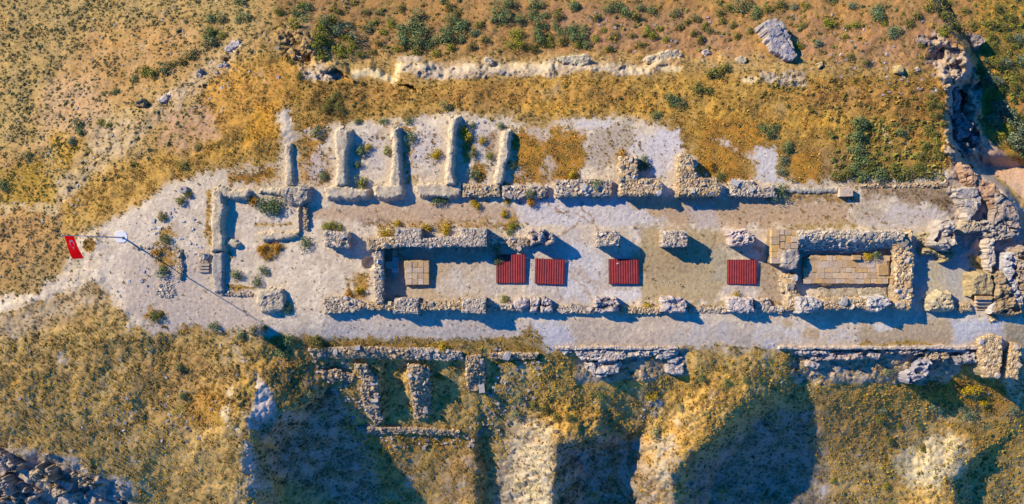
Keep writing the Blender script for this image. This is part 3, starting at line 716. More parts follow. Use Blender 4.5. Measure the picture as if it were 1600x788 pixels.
# stones lying about
def stone_proto(seed, sub=1, rnd=True):
    r = np.random.default_rng(seed)
    t = [-1, 1] if sub == 0 else [-1, 0, 1]
    V = []; ids = {}
    def vid(p):
        if p not in ids:
            ids[p] = len(V); q = np.array(p, float)
            n = np.abs(q).sum()
            q = q * ({3: r.uniform(.7, 1.0), 2: r.uniform(.86, 1.02), 1: r.uniform(.9, 1.02)}.get(int(n), 1) if rnd else {3: 1.0, 2: 1.0, 1: 1.0}.get(int(n), 1))
            V.append(q * (r.uniform(.82, 1.1, 3) if rnd else np.array([1., 1., 1.])) + r.normal(0, .05, 3) * ((1, 1, 1) if rnd else (.6, .6, .0)))
        return ids[p]
    F = []
    for axis in range(3):
        for s in (-1, 1):
            o = [a for a in range(3) if a != axis]
            for i in range(len(t) - 1):
                for j in range(len(t) - 1):
                    q = []
                    for (u, v) in ((t[i], t[j]), (t[i + 1], t[j]), (t[i + 1], t[j + 1]), (t[i], t[j + 1])):
                        pp = [0, 0, 0]; pp[axis] = s; pp[o[0]] = u; pp[o[1]] = v; q.append(vid(tuple(pp)))
                    if (s < 0) != (axis == 1): q = q[::-1]
                    F.append(q)
    V = np.array(V) * .5
    if rnd:
        a, b = r.uniform(-.45, .45, 2)
        V = V @ np.array([[1, 0, 0], [0, math.cos(a), -math.sin(a)], [0, math.sin(a), math.cos(a)]]) @ np.array([[math.cos(b), 0, math.sin(b)], [0, 1, 0], [-math.sin(b), 0, math.cos(b)]])
    return V, np.array(F)
SP0 = [stone_proto(s, 0) for s in range(14)]
SP1 = [stone_proto(s, 1) for s in range(10)]
BP = [stone_proto(s + 50, 1, False) for s in range(5)]
Zs = [zone(4200, TERR, [(214,198,180),(176,160,142),(228,214,196),(150,136,122)], .35, 1.0),
      zone(260, [(0,520),(440,540),(840,560),(1600,600),(1600,800),(0,800)], [(190,174,156),(160,146,130)], 1, 3),
      zone(260, [(0,0),(600,0),(420,140),(200,260),(0,480)], [(200,182,152),(176,156,128)], .8, 2.4),
      zone(130, [(840,20),(1480,20),(1480,130),(900,90)], [(190,170,150),(176,156,136)], 1, 3),
      zone(40, [(370,60),(480,20),(520,130),(440,120),(250,190),(150,260),(90,320),(140,230),(260,150)], [(206,188,160),(190,174,156)], 1.2, 4),
      zone(40, [(1270,90),(1470,60),(1500,110),(1470,150),(1380,150),(1280,110)], [(200,180,150),(176,160,150)], 1.2, 3.4),
      zone(70, [(770,540),(850,560),(830,640),(790,640)], [(190,174,156),(160,146,130)], 1.2, 3.4),
      zone(45, [(460,200),(600,190),(700,190),(780,190),(780,280),(480,280)], [(200,186,172)], 1.5, 3),
      zone(40, [(120,590),(330,650),(320,700),(100,700)], [(180,166,150),(150,140,130)], 1.2, 3.4),
      zone(260, [(480,560),(560,560),(600,680),(730,680),(790,560),(800,700),(560,700)], [(190,176,160),(160,148,136),(196,170,140)], 1.2, 3.6),
      zone(26, [(1020,618),(1040,632),(1012,662),(994,655)], [(190,180,170)], 1, 3.2),
      zone(45, [(240,330),(300,300),(320,420),(260,470),(200,440)], [(210,200,190)], 1, 3)]
x = np.concatenate([z[0] for z in Zs]); y = np.concatenate([z[1] for z in Zs]); c = np.concatenate([z[2] for z in Zs]); r = np.concatenate([z[3] for z in Zs])
z = Hs(x, y); kk = (D - z) / D
scatter('scattered_stones', 'loose pale stones strewn over terrace and slopes', SP0, np.stack([(x - 800) / 10 * kk, (394 - y) / 10 * kk, z + r * .08], -1), np.stack([r * 2, r * 2 * NR.uniform(.5, 1, len(r)), r * .8], -1), NR.uniform(0, 6.28, len(x)), c * NR.uniform(.62, 1.0, (len(c), 1)), M_rubble)
# ------------------------------------------------------------------ masonry builders
PAL = {
 'rub':  [(206,192,172),(186,170,150),(174,160,146),(214,200,176),(196,164,126),(160,150,146),(222,208,184)],
 'warm': [(214,190,148),(204,176,132),(190,160,116),(224,204,166),(196,170,140)],
 'grey': [(204,190,170),(188,174,156),(212,198,178),(174,162,150),(220,206,186)],
 'old':  [(192,170,136),(172,152,126),(206,184,148),(160,144,124),(214,186,144)],
}
PAL = {k: [tuple(int(q * f) for q, f in zip(c, (1.0, .965, .89))) for c in v] for k, v in PAL.items()}
def wpoly(P, z):
    return [W(x, y, z)[:2] for x, y in P]
def densify(P, s):
    out = []
    n = len(P)
    for i in range(n):
        a = np.array(P[i], float); b = np.array(P[(i + 1) % n], float)
        k = max(1, int(round(np.linalg.norm(b - a) / s)))
        for j in range(k): out.append(a + (b - a) * j / k)
    return np.array(out)
def ccw(P):
    P = np.asarray(P, float)
    a = (P[:, 0] * np.roll(P[:, 1], -1) - np.roll(P[:, 0], -1) * P[:, 1]).sum()
    return P if a > 0 else P[::-1]
def slab_mesh(name, Pw, ztop, zbase, seed=1, step=.28, jag=.06, bev=.25, bevh=.2, amp=.08, ascale=1.2, batter=.12, c1=(200,180,150), c2=(180,160,134), mat=None, fac=0.0, fcell=1.5, smooth=True, slope=None, edgec=None, rim=None, stones=None):
    """a solid with the outline Pw (metres): uneven top, rounded shoulders, rough sides down to zbase"""
    P = ccw(densify(Pw, step))
    r = np.random.default_rng(seed)
    P = P + np.stack([fbm(P[:, 0] + seed, P[:, 1], .9, seed, 3), fbm(P[:, 0], P[:, 1] + seed, .9, seed + 3, 3)], -1) * jag * 2.2 + NR.normal(0, .35, P.shape) * min(jag, .12) + np.stack([fbm(P[:, 0] + seed, P[:, 1], 3., seed, 2), fbm(P[:, 0], P[:, 1] + seed, 3., seed + 3, 2)], -1) * jag * 2.0
    n = len(P)
    if batter > .5:
        nr = np.roll(P, -2, 0) - np.roll(P, 2, 0); nr = np.stack([nr[:, 1], -nr[:, 0]], -1); nr /= np.linalg.norm(nr, axis=1)[:, None] + 1e-9
        P = P - nr * .22
    x0, y0 = P.min(0); x1, y1 = P.max(0)
    gx, gy = np.meshgrid(np.arange(x0, x1, step), np.arange(y0, y1, step))
    gx = gx + r.uniform(-.3, .3, gx.shape) * step; gy = gy + r.uniform(-.3, .3, gy.shape) * step
    sd = sdpoly(gx, gy, P)
    m = sd < -step * .5
    I = np.stack([gx[m], gy[m]], -1)
    pts = np.concatenate([P, I])
    vs, es, fs, *_ = delaunay_2d_cdt([Vector(q) for q in pts], [(i, (i + 1) % n) for i in range(n)], [list(range(n))], 1, 1e-5)
    V2 = np.array([(v.x, v.y) for v in vs]); F = [f for f in fs if len(f) == 3]
    F = np.array(F)
    d = -sdpoly(V2[:, 0], V2[:, 1], P); d = np.maximum(d, 0)
    t = np.clip(d / bev, 0, 1)
    zt = ztop if slope is None else ztop + slope(V2[:, 0], V2[:, 1])
    z = zt - bevh * (1 - np.sqrt(np.clip(1 - (1 - t) ** 2, 0, 1))) + amp * fbm(V2[:, 0] + seed * 3.1, V2[:, 1], ascale, seed, 4, .6) * np.clip(t + .3, 0, 1)
    if fac:
        f, ck = facets(V2[:, 0] + .1 * fbm(V2[:, 0], V2[:, 1], .8, seed, 2), V2[:, 1] * 1.5, fcell, seed, 1.3)
        f2, ck2 = facets(V2[:, 0] + .1 * fbm(V2[:, 0], V2[:, 1], .5, seed, 2), V2[:, 1], fcell * .38, seed + 2, 1.2)
        z = z + (fac * (f - .35 * ck) + fac * .4 * (f2 - .3 * ck2)) * np.clip(t * 1.5, .2, 1)
    else:
        e_ = fbm(V2[:, 0] + seed, V2[:, 1], .55, seed + 4, 3)
        z = z - .16 * np.abs(e_) * (1.15 - t)
    V = [np.column_stack([V2, z])]
    c1 = (c1[0] * .93, c1[1] * .915, c1[2] * .87); c2 = (c2[0] * .91, c2[1] * .89, c2[2] * .85)
    C0 = mixn(c1, c2, fbm(V2[:, 0], V2[:, 1], 1.1, seed + 7, 4))
    if fac: C0 = C0 * (1 - .3 * np.maximum(ck, .6 * ck2))[:, None]
    else: C0 = C0 * (1 - .22 * sst(.1, .5, fbm(V2[:, 0], V2[:, 1] + seed, .8, seed + 11, 4)))[:, None]
    if rim is not None:
        w = (sst(rim[1], rim[1] * .5, d))[:, None] * .85
        C0 = C0 * (1 - w) + A(*rim[0]) * w
    if stones:
        scell, pal_, hgt = stones
        hh, tone, ck = cells(V2[:, 0] + .25 * scell * fbm(V2[:, 0], V2[:, 1], scell, seed, 2), (V2[:, 1] + .25 * scell * fbm(V2[:, 0], V2[:, 1], scell, seed + 1, 2)) * 1.15, scell, seed)
        z = z + hgt * (hh - 1.1 * ck)
        pc = np.array([A(*q) for q in PAL[pal_]])
        sc_ = pc[(tone * len(pc) * .999).astype(int)] * (.8 + .35 * ((tone * 37) % 1))[:, None]
        w = (.85 * (1 - ck * .8))[:, None]
        V[0] = np.column_stack([V2, z])
        C0 = C0 * .85 * (1 - w) + sc_ * w
    C0 = C0 * r.uniform(.9, 1.1, (len(C0), 1)); Cs = [C0]
    # boundary ring of the CDT result, walked by position
    key = {(round(v[0], 4), round(v[1], 4)): i for i, v in enumerate(V2)}
    ring = [key.get((round(q[0], 4), round(q[1], 4)), None) for q in P]
    if None in ring:
        ring = [int(np.argmin(((V2 - q) ** 2).sum(1))) for q in P]
    nrm = np.roll(P, -1, 0) - np.roll(P, 1, 0); nrm = np.stack([nrm[:, 1], -nrm[:, 0]], -1); nrm /= np.linalg.norm(nrm, axis=1)[:, None] + 1e-9
    prev = np.array(ring); quads = []
    zr = z[prev]; L = 7 if batter > .5 else 4; off = len(V2)
    zb = zbase
    for l in range(1, L + 1):
        f = l / L
        fb = f ** 2.1 if batter > .5 else f
        q = P + nrm * (batter * fb + .5 * jag * fbm(P[:, 0] * 3 + l * 5, P[:, 1] * 3, 1., seed + l, 2)[:, None])
        zz = zr + (zb - zr) * f
        V.append(np.column_stack([q, zz]))
        Cs.append(mixn(c2, c1, fbm(P[:, 0] + l, P[:, 1] + zz, .7, seed + 9, 3)) * .95)
        cur = np.arange(n) + off; off += n
        nx = np.roll(np.arange(n), -1)
        quads.append(np.stack([prev, cur, cur[nx], prev[nx]], -1)); prev = cur
    Q = np.concatenate(quads)
    T = np.concatenate([F, np.stack([Q[:, 0], Q[:, 1], Q[:, 2]], -1), np.stack([Q[:, 0], Q[:, 2], Q[:, 3]], -1)])
    me = mk_mesh(name, np.concatenate(V), T, np.concatenate(Cs), mat or M_mass, smooth=smooth)
    return me
STONE_ME = {}
def stone_meshes(mat):
    if mat.name not in STONE_ME:
        STONE_ME[mat.name] = [mk_mesh('stone', v, f, None, mat) for v, f in SP1]
    return STONE_ME[mat.name]
N_STONES = 0
def rubble_on(parent, Pw, ztop, zbase, s=.45, pal='rub', seed=1, wob=.2, big=.72, bigmat=None, sides=True, cover=.42, sink=.36, slope=None, maxbig=40):
    global N_STONES
    P = ccw(Pw); r = np.random.default_rng(seed + 100)
    x0, y0 = P.min(0); x1, y1 = P.max(0)
    gx, gy = np.meshgrid(np.arange(x0, x1 + s, s * .82), np.arange(y0, y1 + s, s * .74))
    gx = gx + (np.arange(gx.shape[0]) % 2)[:, None] * s * .4
    gx = (gx + r.uniform(-.22, .22, gx.shape) * s).ravel(); gy = (gy + r.uniform(-.2, .2, gy.shape) * s).ravel()
    sd = sdpoly(gx, gy, P)
    m = (sd < -.18 * s) & (r.uniform(0, 1, len(gx)) < cover)
    gx, gy = gx[m], gy[m]
    n = len(gx)
    zt = np.full(n, float(ztop)) + (slope(gx, gy) if slope else 0)
    gz = zt + wob * .6 * fbm(gx, gy, 1.6, seed, 3) + r.uniform(-.5, .35, n) * wob - sink * s
    size = s * np.exp(r.normal(0, .36, n)) * .95
    px, py, pz, ps = [gx], [gy], [gz], [size]
    if sides:
        E = densify(P, s * .9)
        En = np.roll(E, -1, 0) - np.roll(E, 1, 0); En = np.stack([En[:, 1], -En[:, 0]], -1); En /= np.linalg.norm(En, axis=1)[:, None] + 1e-9
        nc = int(max(0, (ztop - zbase)) / (s * .8))
        for k in range(nc):
            e = E - En * s * .3 + r.uniform(-.12, .12, E.shape) * s
            zz = (ztop - s * .7 - k * s * .8) + (slope(e[:, 0], e[:, 1]) if slope else 0)
            px.append(e[:, 0]); py.append(e[:, 1]); pz.append(np.full(len(e), 0.) + zz); ps.append(s * np.exp(r.normal(0, .2, len(e))))
    px, py, pz, ps = map(np.concatenate, (px, py, pz, ps))
    cols = np.array([A(*PAL[pal][i]) for i in r.integers(0, len(PAL[pal]), len(px))]) * r.uniform(.72, 1.12, (len(px), 1)) * .93
    top = np.arange(len(px)) < n
    isb = np.where(top & (ps > big * 1.0))[0][:maxbig]
    mask = np.ones(len(px), bool); mask[isb] = False
    if mask.any():
        sc = np.stack([ps * 1.08, ps * r.uniform(.7, 1.08, len(ps)), ps * r.uniform(.45, .75, len(ps))], -1)[mask]
        me_o = scatter('rubble', None, SP0, np.stack([px, py, pz], -1)[mask], sc, r.uniform(0, 6.28, mask.sum()), cols[mask], M_rubble, parent=parent)
    mes = stone_meshes(bigmat or M_stone)
    for i in isb:
        me = mes[r.integers(0, len(mes))]
        o = link('stone', me, parent, (px[i], py[i], pz[i]), (r.uniform(-.15, .15), r.uniform(-.15, .15), r.uniform(0, 6.28)), (ps[i] * 1.05, ps[i] * r.uniform(.7, .95), ps[i] * .75))
        N_STONES += 1
def wall(name, label, cat, polys, h, z0=0.0, style='rubble', group=None, seed=None, s=.45, pal='rub', c1=(196,176,146), c2=(176,156,128), slope=None, wob=.18, deep=.5, rimc=None, **kw):
    """polys traced at the wall's top; h metres above z0"""
    seed = seed or R.randint(1, 9999)
    if style == 'adobe': h *= .86
    ztop = z0 + h
    cx = np.mean([p[0] for p in polys[0]]); cy = np.mean([p[1] for p in polys[0]])
    root = thing(name, label, cat, W(cx, cy, z0), group)
    inv = Vector(root.location)
    def shift(Pw): return [(x - inv.x, y - inv.y) for x, y in Pw]
    sl = (lambda x, y: slope(x + inv.x, y + inv.y)) if slope else None
    for i, P in enumerate(polys):
        Pw = shift(wpoly(P, ztop))
        if style == 'rubble':
            me = slab_mesh('core', Pw, h - s * .08, -deep, seed + i, step=max(.13, s * .3), jag=.07, bev=.22, bevh=.14, amp=wob * .5, smooth=False, stones=(s * 1.05, pal, s * .3), c1=c1, c2=c2, slope=sl, rim=rimc)
            link('core', me, root)
            rubble_on(root, Pw, h, 0, s, pal, seed + i, wob, slope=sl, **kw)
        elif style == 'adobe':
            me = slab_mesh('core', Pw, h, -deep, seed + i, step=.18, jag=.1, bev=kw.get('bev', .35), bevh=kw.get('bevh', h * .25), amp=kw.get('amp', .1), ascale=1.6, batter=kw.get('batter', 1.0), c1=c1, c2=c2, slope=sl, fac=kw.get('fac', .0), fcell=1.1, smooth=False)
            link('core', me, root)
        elif style == 'rock':
            me = slab_mesh('core', Pw, h, -deep, seed + i, step=.17, jag=kw.get('jag', .14), bev=kw.get('bev', .12), bevh=kw.get('bevh', .1), amp=kw.get('amp', .09), ascale=1.0, batter=.2, c1=c1, c2=c2, slope=sl, fac=kw.get('fac', .12) * 1.25, fcell=kw.get('fcell', 1.0), smooth=False, rim=rimc)
            link('core', me, root)
    return root
def rect(x0, y0, x1, y1, j=0.0):
    return [(x0 + R.uniform(-j, j), y0 + R.uniform(-j, j)), (x1 + R.uniform(-j, j), y0 + R.uniform(-j, j)), (x1 + R.uniform(-j, j), y1 + R.uniform(-j, j)), (x0 + R.uniform(-j, j), y1 + R.uniform(-j, j))]
def block(parent, px0, py0, px1, py1, ztop, h, name='block', mat=None, rz=0.0, origin=(0, 0, 0)):
    a = W(px0, py0, ztop); b = W(px1, py1, ztop)
    mt = mat or M_slab
    if 'b' + mt.name not in STONE_ME: STONE_ME['b' + mt.name] = [mk_mesh('block', v, f, None, mt) for v, f in BP]
    mes = STONE_ME['b' + mt.name]
    me = mes[R.randrange(len(mes))]
    cx, cy = (a[0] + b[0]) / 2 - origin[0], (a[1] + b[1]) / 2 - origin[1]
    return link(name, me, parent, (cx, cy, ztop - h / 2 - origin[2]), (R.uniform(-.01, .01), R.uniform(-.01, .01), rz), (abs(b[0] - a[0]) * 1.01, abs(b[1] - a[1]) * 1.01, h))

CR1, CR2 = (230,208,170), (208,186,150)       # mud-brick cream
GR1, GR2 = (196,182,164), (174,160,146)
# ---------------- western mud-brick house
G_AD = 'mud-brick walls of the western house'
wall('mudbrick_wall', 'long cream mud-brick wall closing the western house on its left side', 'wall', [[(331,292),(349,296),(352,330),(348,352),(350,392),(349,394),(328,394),(326,350)]], 1.3, style='adobe', group=G_AD, c1=CR1, c2=CR2)
wall('mudbrick_wall', 'cream mud-brick wall stub turning the top left corner of the western house', 'wall', [[(334,288),(360,296),(388,294),(392,302),(386,313),(352,312),(336,306)]], 1.1, style='adobe', group=G_AD, c1=CR1, c2=CR2)
wall('mudbrick_wall', 'greyish lower stretch of the left wall beside the three little steps', 'wall', [[(329,393),(350,393),(351,455),(344,460),(330,458),(328,430)]], .9, style='adobe', group=G_AD, c1=(196,184,166), c2=(176,166,150))
wall('mudbrick_wall', 'pale low wall bar on the top side between left corner and dark corner lump', 'wall', [[(402,292),(440,293),(446,303),(436,308),(404,303)]], .6, style='adobe', group=G_AD, c1=CR1, c2=CR2)
wall('mudbrick_mound', 'rounded corner lump of mud-brick at the upper right of the western house', 'wall', [[(438,292),(470,288),(486,294),(484,312),(470,322),(448,318),(436,306)]], 1.3, style='adobe', group=G_AD, c1=(200,184,156), c2=(170,158,142), fac=.12)
wall('mudbrick_wall', 'narrow pale wall on the right side of the western house', 'wall', [[(461,312),(469,312),(470,345),(468,366),(462,366),(463,345)]], .7, style='adobe', group=G_AD, c1=CR1, c2=CR2, bev=.3)
wall('stone_footing', 'dark line of footing stones outside the right wall of the western house', 'wall', [[(474,320),(480,320),(480,358),(474,358)]], .5, s=.35, pal='old', group='stone footings')
wall('mudbrick_wall', 'low cream wall under the inner room with grass growing below it', 'wall', [[(402,362),(430,360),(464,362),(467,372),(440,378),(410,378),(400,371)]], .8, style='adobe', group=G_AD, c1=CR1, c2=CR2)
wall('mudbrick_wall', 'short tongue of wall poking into the western house from its left wall', 'wall', [[(348,374),(368,372),(374,378),(374,387),(364,389),(350,387)]], .7, style='adobe', group=G_AD, c1=CR1, c2=CR2)
wall('stone_footing', 'thin grassy footing along the bottom of the western house', 'wall', [[(345,456),(392,457),(396,461),(394,464),(345,462)]], .35, s=.3, pal='rub', group='stone footings', c1=(170,136,80), c2=(150,120,70))
wall('mudbrick_mound', 'big domed mud-brick mound with a shrub at its lower right foot', 'mound', [[(399,454),(420,449),(440,452),(446,466),(444,486),(425,490),(404,489),(397,475)]], 1.5, style='adobe', group=G_AD, c1=CR1, c2=(184,170,150), bev=1.1, fac=.1)
# ---------------- row of store rooms, upper left
G_ST = 'mud-brick partition walls of the upper store rooms'
S1, S2 = (232,212,176), (210,188,154)
wall('partition_wall', 'leftmost partition wall, low and worn, running up from the dark corner lump', 'wall', [[(440,222),(456,222),(458,260),(460,290),(446,294),(442,290),(444,262)]], .7, style='adobe', group=G_ST, c1=S1, c2=S2)
wall('partition_wall', 'second partition wall from the left with a wide rounded upper end', 'wall', [[(519,202),(532,199),(546,204),(547,222),(543,240),(541,262),(545,292),(521,294),(524,260),(522,228)]], 1.5, style='adobe', group=G_ST, c1=S1, c2=S2)
wall('partition_wall', 'third partition wall, tapering, ending above a square foot', 'wall', [[(612,196),(626,196),(625,225),(627,262),(628,292),(606,292),(611,250)]], 1.4, style='adobe', group=G_ST, c1=S1, c2=S2)
wall('partition_wall', 'fourth partition wall, the tallest, throwing a broad shade into the shrubby room', 'wall', [[(700,180),(717,180),(714,205),(711,240),(712,290),(694,290),(697,250),(700,210)]], 2.1, style='adobe', group=G_ST, c1=S1, c2=S2)
wall('partition_wall', 'rightmost partition wall with stones showing through at its lower end', 'wall', [[(786,200),(799,203),(796,240),(786,290),(770,290),(776,250)]], 1.3, style='adobe', group=G_ST, c1=S1, c2=S2)
wall('front_wall', 'pale front wall under the second partition wall', 'wall', [[(505,290),(524,287),(548,290),(576,296),(578,309),(548,313),(507,312)]], 1.3, style='adobe', group='front walls of the store rooms', c1=S1, c2=S2)
wall('front_wall', 'square pale wall foot under the third partition wall', 'wall', [[(583,287),(606,286),(628,284),(632,300),(626,311),(604,314),(582,309)]], 1.5, style='adobe', group='front walls of the store rooms', c1=S1, c2=S2)
wall('front_wall', 'long pale front wall under the fourth partition wall', 'wall', [[(648,286),(690,284),(722,286),(724,308),(690,311),(656,309),(650,300)]], 1.3, style='adobe', group='front walls of the store rooms', c1=S1, c2=S2)
wall('front_wall', 'stone topped front wall between the fourth and the rightmost partition wall', 'wall', [[(722,288),(780,289),(780,306),(723,307)]], 1.0, s=.36, pal='warm', group='front walls of the store rooms')
# ---------------- north stone walls
G_N = 'stone walls along the north side of the long corridor'
wall('stone_wall', 'narrow stone wall at the left end of the corridor, beside the store rooms', 'wall', [[(785,291),(854,290),(856,308),(786,309)]], .9, s=.5, group=G_N)
wall('stone_wall', 'straight stone wall with a green shrub on top right, second from the left', 'wall', [[(869,282),(955,281),(957,305),(868,307)]], 1.5, s=.52, group=G_N)
wall('stone_wall', 'boot shaped stone wall whose leg rises beside a dark green shrub', 'wall', [[(969,246),(996,244),(997,279),(1030,280),(1036,292),(1034,302),(1000,305),(969,304)]], 2.1, s=.48, group=G_N, pal='warm')
wall('stone_wall', 'boot shaped stone wall with a stepped broken top, right of the other', 'wall', [[(1061,242),(1076,240),(1084,250),(1089,279),(1120,279),(1128,292),(1124,305),(1059,306)]], 2.1, s=.46, group=G_N, pal='warm')
wall('stone_wall', 'ragged stone wall fragment wrapped by green shrubs at the right end of the row', 'wall', [[(1143,284),(1160,281),(1176,284),(1180,290),(1210,291),(1213,307),(1141,305)]], 1.2, s=.48, group=G_N, pal='grey')
wall('low_wall', 'pale plastered low wall continuing to the right of the stone walls', 'wall', [[(1222,292),(1312,292),(1312,303),(1260,305),(1222,301)]], .4, style='adobe', c1=(206,196,176), c2=(184,172,150), bev=.3)
r_ = thing('squared_block', 'single squared cream block at the right end of the low plastered wall', 'block', W(1323, 300, 0))
block(r_, 1313, 294, 1333, 307, .9, .9, 'block', M_slab, 0, r_.location)
wall('low_wall', 'thin stony curb between dry scrub and chalk floor near the eastern cliff', 'wall', [[(1345,287),(1420,286),(1482,283),(1482,290),(1420,293),(1345,293)]], .3, s=.35, pal='warm', cover=.4)

# ---------------- the hall: piers and walls
H0 = 2.6
rimw = ((222,204,180), .35)
G_PN = 'piers of the upper row in the hall'
G_PS = 'piers of the lower row in the hall'
wall('pier', 'free-standing stone pier left of the hall under yellow green bushes', 'pier', [rect(507,363,544,386,1)], 1.9, s=.4, pal='grey', group=G_PN, rimc=rimw)
wall('pier', 'grey rubble pier at the top left corner of the hall', 'pier', [rect(617,357,657,385,1)], 2.7, s=.27, pal='grey', group=G_PN, rimc=rimw)
wall('pier', 'grey rubble pier in the upper wall, its shade reaching the first red cover', 'pier', [rect(721,357,760,385,1)], 2.7, s=.27, pal='grey', group=G_PN, rimc=rimw)
wall('pier', 'broken pier of big split boulders above the second red cover', 'pier', [[(828,361),(852,360),(864,366),(866,376),(856,385),(846,380),(830,383)]], 2.4, style='rock', group=G_PN, c1=(206,188,176), c2=(180,160,146), fac=.35, fcell=1.3)
wall('pier', 'pitted dark topped pier above the third red cover', 'pier', [[(932,362),(962,361),(969,370),(966,383),(934,385),(930,374)]], 2.6, s=.27, pal='grey', wob=.5, group=G_PN, rimc=((214,200,180), .4))
wall('pier', 'squarish rubble topped pier between third and fourth red cover', 'pier', [[(1037,361),(1072,361),(1075,372),(1073,385),(1036,385)]], 2.6, s=.27, pal='grey', wob=.32, group=G_PN, rimc=rimw)
wall('pier', 'pinkish white rock pier above the fourth red cover', 'pier', [[(1138,360),(1170,358),(1181,370),(1176,382),(1160,385),(1146,382)]], 2.6, style='rock', group=G_PN, c1=(228,208,196), c2=(202,180,168), fac=.18, fcell=.7)
wall('pier', 'grey pier in the lower wall below the block platform', 'pier', [rect(616,467,653,489,1)], 2.3, s=.27, pal='grey', group=G_PS, rimc=((206,176,148), .45))
wall('pier', 'flat grey pier in the lower wall below the first red cover left side', 'pier', [rect(721,467,758,489,1)], 2.7, s=.27, pal='grey', group=G_PS, rimc=((214,200,184), .4))
wall('pier', 'pier of four broken blocks below the second red cover', 'pier', [rect(829,466,843,478), rect(845,466,863,476), rect(830,479,842,489), rect(843,477,863,489)], 1.5, style='rock', group=G_PS, c1=(214,200,190), c2=(190,172,160), fac=.08, amp=.1, bev=.3, bevh=.25)
wall('pier', 'split grey pier with a diagonal crack below the third red cover', 'pier', [[(929,465),(966,465),(969,476),(950,478),(929,480)], [(930,481),(968,478),(969,488),(930,489)]], 1.6, style='rock', group=G_PS, c1=(206,190,182), c2=(170,158,156), fac=.3, fcell=1.4)
wall('pier', 'smooth sloping rock pier below the gap between third and fourth red cover', 'pier', [[(1035,466),(1068,466),(1074,474),(1070,487),(1036,489)]], 1.9, style='rock', group=G_PS, c1=(214,198,188), c2=(190,174,166), fac=.25, fcell=2.0)
wall('pier', 'pale rock pier with a slot cut in it below the fourth red cover', 'pier', [[(1141,466),(1178,466),(1180,488),(1140,488)]], 1.9, style='rock', group=G_PS, c1=(220,204,192), c2=(200,184,174), fac=.14, fcell=1.6)
wall('boulder', 'large grey boulder at the lower left corner of the eastern building', 'boulder', [[(1250,468),(1276,465),(1287,472),(1282,484),(1270,489),(1249,487)]], 2.7, style='rock', group='boulders in the eastern building', c1=(212,204,196), c2=(180,170,164), fac=.16, fcell=.9, bev=.35, bevh=.3)
wall('boulder', 'large grey boulder in the middle of the eastern building lower wall', 'boulder', [[(1356,466),(1384,464),(1396,474),(1388,481),(1372,488),(1356,486)]], 2.9, style='rock', group='boulders in the eastern building', c1=(212,206,200), c2=(182,172,166), fac=.16, fcell=.9, bev=.35, bevh=.3)
wall('boulder', 'rounded boulder wedged in the lower wall right of the second pier', 'boulder', [[(804,472),(814,466),(826,470),(828,480),(818,486),(806,485)]], 1.6, style='rock', c1=(208,192,184), c2=(184,166,160), fac=.1, bev=.6, bevh=.4)
G_HW = 'rubble walls of the hall'
wall('rubble_wall', 'broad upper left corner wall of the hall, ochre rubble', 'wall', [[(573,373),(616,371),(616,386),(574,391)]], 2.6, s=.36, pal='warm', group=G_HW)
wall('rubble_wall', 'upper rubble wall of the hall between its two grey piers', 'wall', [[(658,374),(690,371),(720,369),(720,383),(690,385),(658,386)]], 2.6, s=.38, pal='grey', group=G_HW)
wall('rubble_wall', 'narrow left end wall of the hall running down beside the round pit', 'wall', [[(585,391),(596,391),(597,430),(598,474),(587,474),(585,440)]], 2.3, s=.38, pal='grey', group=G_HW)
wall('rubble_wall', 'collapsed end of the upper wall beside the first red cover top', 'wall', [[(761,372),(790,370),(826,374),(826,383),(810,392),(800,388),(790,380),(761,382)]], 1.1, s=.5, pal='rub', group=G_HW)
wall('rubble_wall', 'wide rubble wall at the lower left end of the hall', 'wall', [[(507,466),(540,464),(552,468),(570,474),(575,480),(553,486),(508,491)]], 1.5, s=.4, pal='rub', group=G_HW)
wall('rubble_wall', 'lower wall stretch left of the pier below the block platform', 'wall', [[(574,474),(614,474),(614,484),(574,483)]], 1.9, s=.4, pal='warm', group=G_HW)
wall('rubble_wall', 'lower wall stretch between the two left piers', 'wall', [[(654,473),(672,471),(720,474),(720,484),(654,484)]], 2.0, s=.38, pal='warm', group=G_HW)
wall('rubble_wall', 'lower wall stretch from the second pier to the wedged boulder', 'wall', [[(759,474),(804,476),(804,485),(759,485)]], 1.5, s=.4, pal='rub', group=G_HW)
wall('rubble_wall', 'thin lower wall between broken block pier and split grey pier', 'wall', [[(864,480),(895,476),(928,482),(928,490),(866,490)]], .8, s=.42, pal='rub', group=G_HW)
wall('rubble_wall', 'thin lower wall between split grey pier and smooth rock pier', 'wall', [[(970,479),(1033,481),(1033,490),(970,490)]], .8, s=.38, pal='warm', group=G_HW)
wall('rubble_wall', 'thin lower wall between smooth rock pier and slotted pier', 'wall', [[(1076,482),(1139,480),(1139,489),(1076,490)]], .7, s=.36, pal='rub', group=G_HW)
wall('rubble_wall', 'ragged lower wall between slotted pier and eastern building', 'wall', [[(1182,470),(1200,466),(1204,480),(1226,480),(1226,488),(1182,489)]], .9, s=.5, pal='grey', group=G_HW, cover=.35)

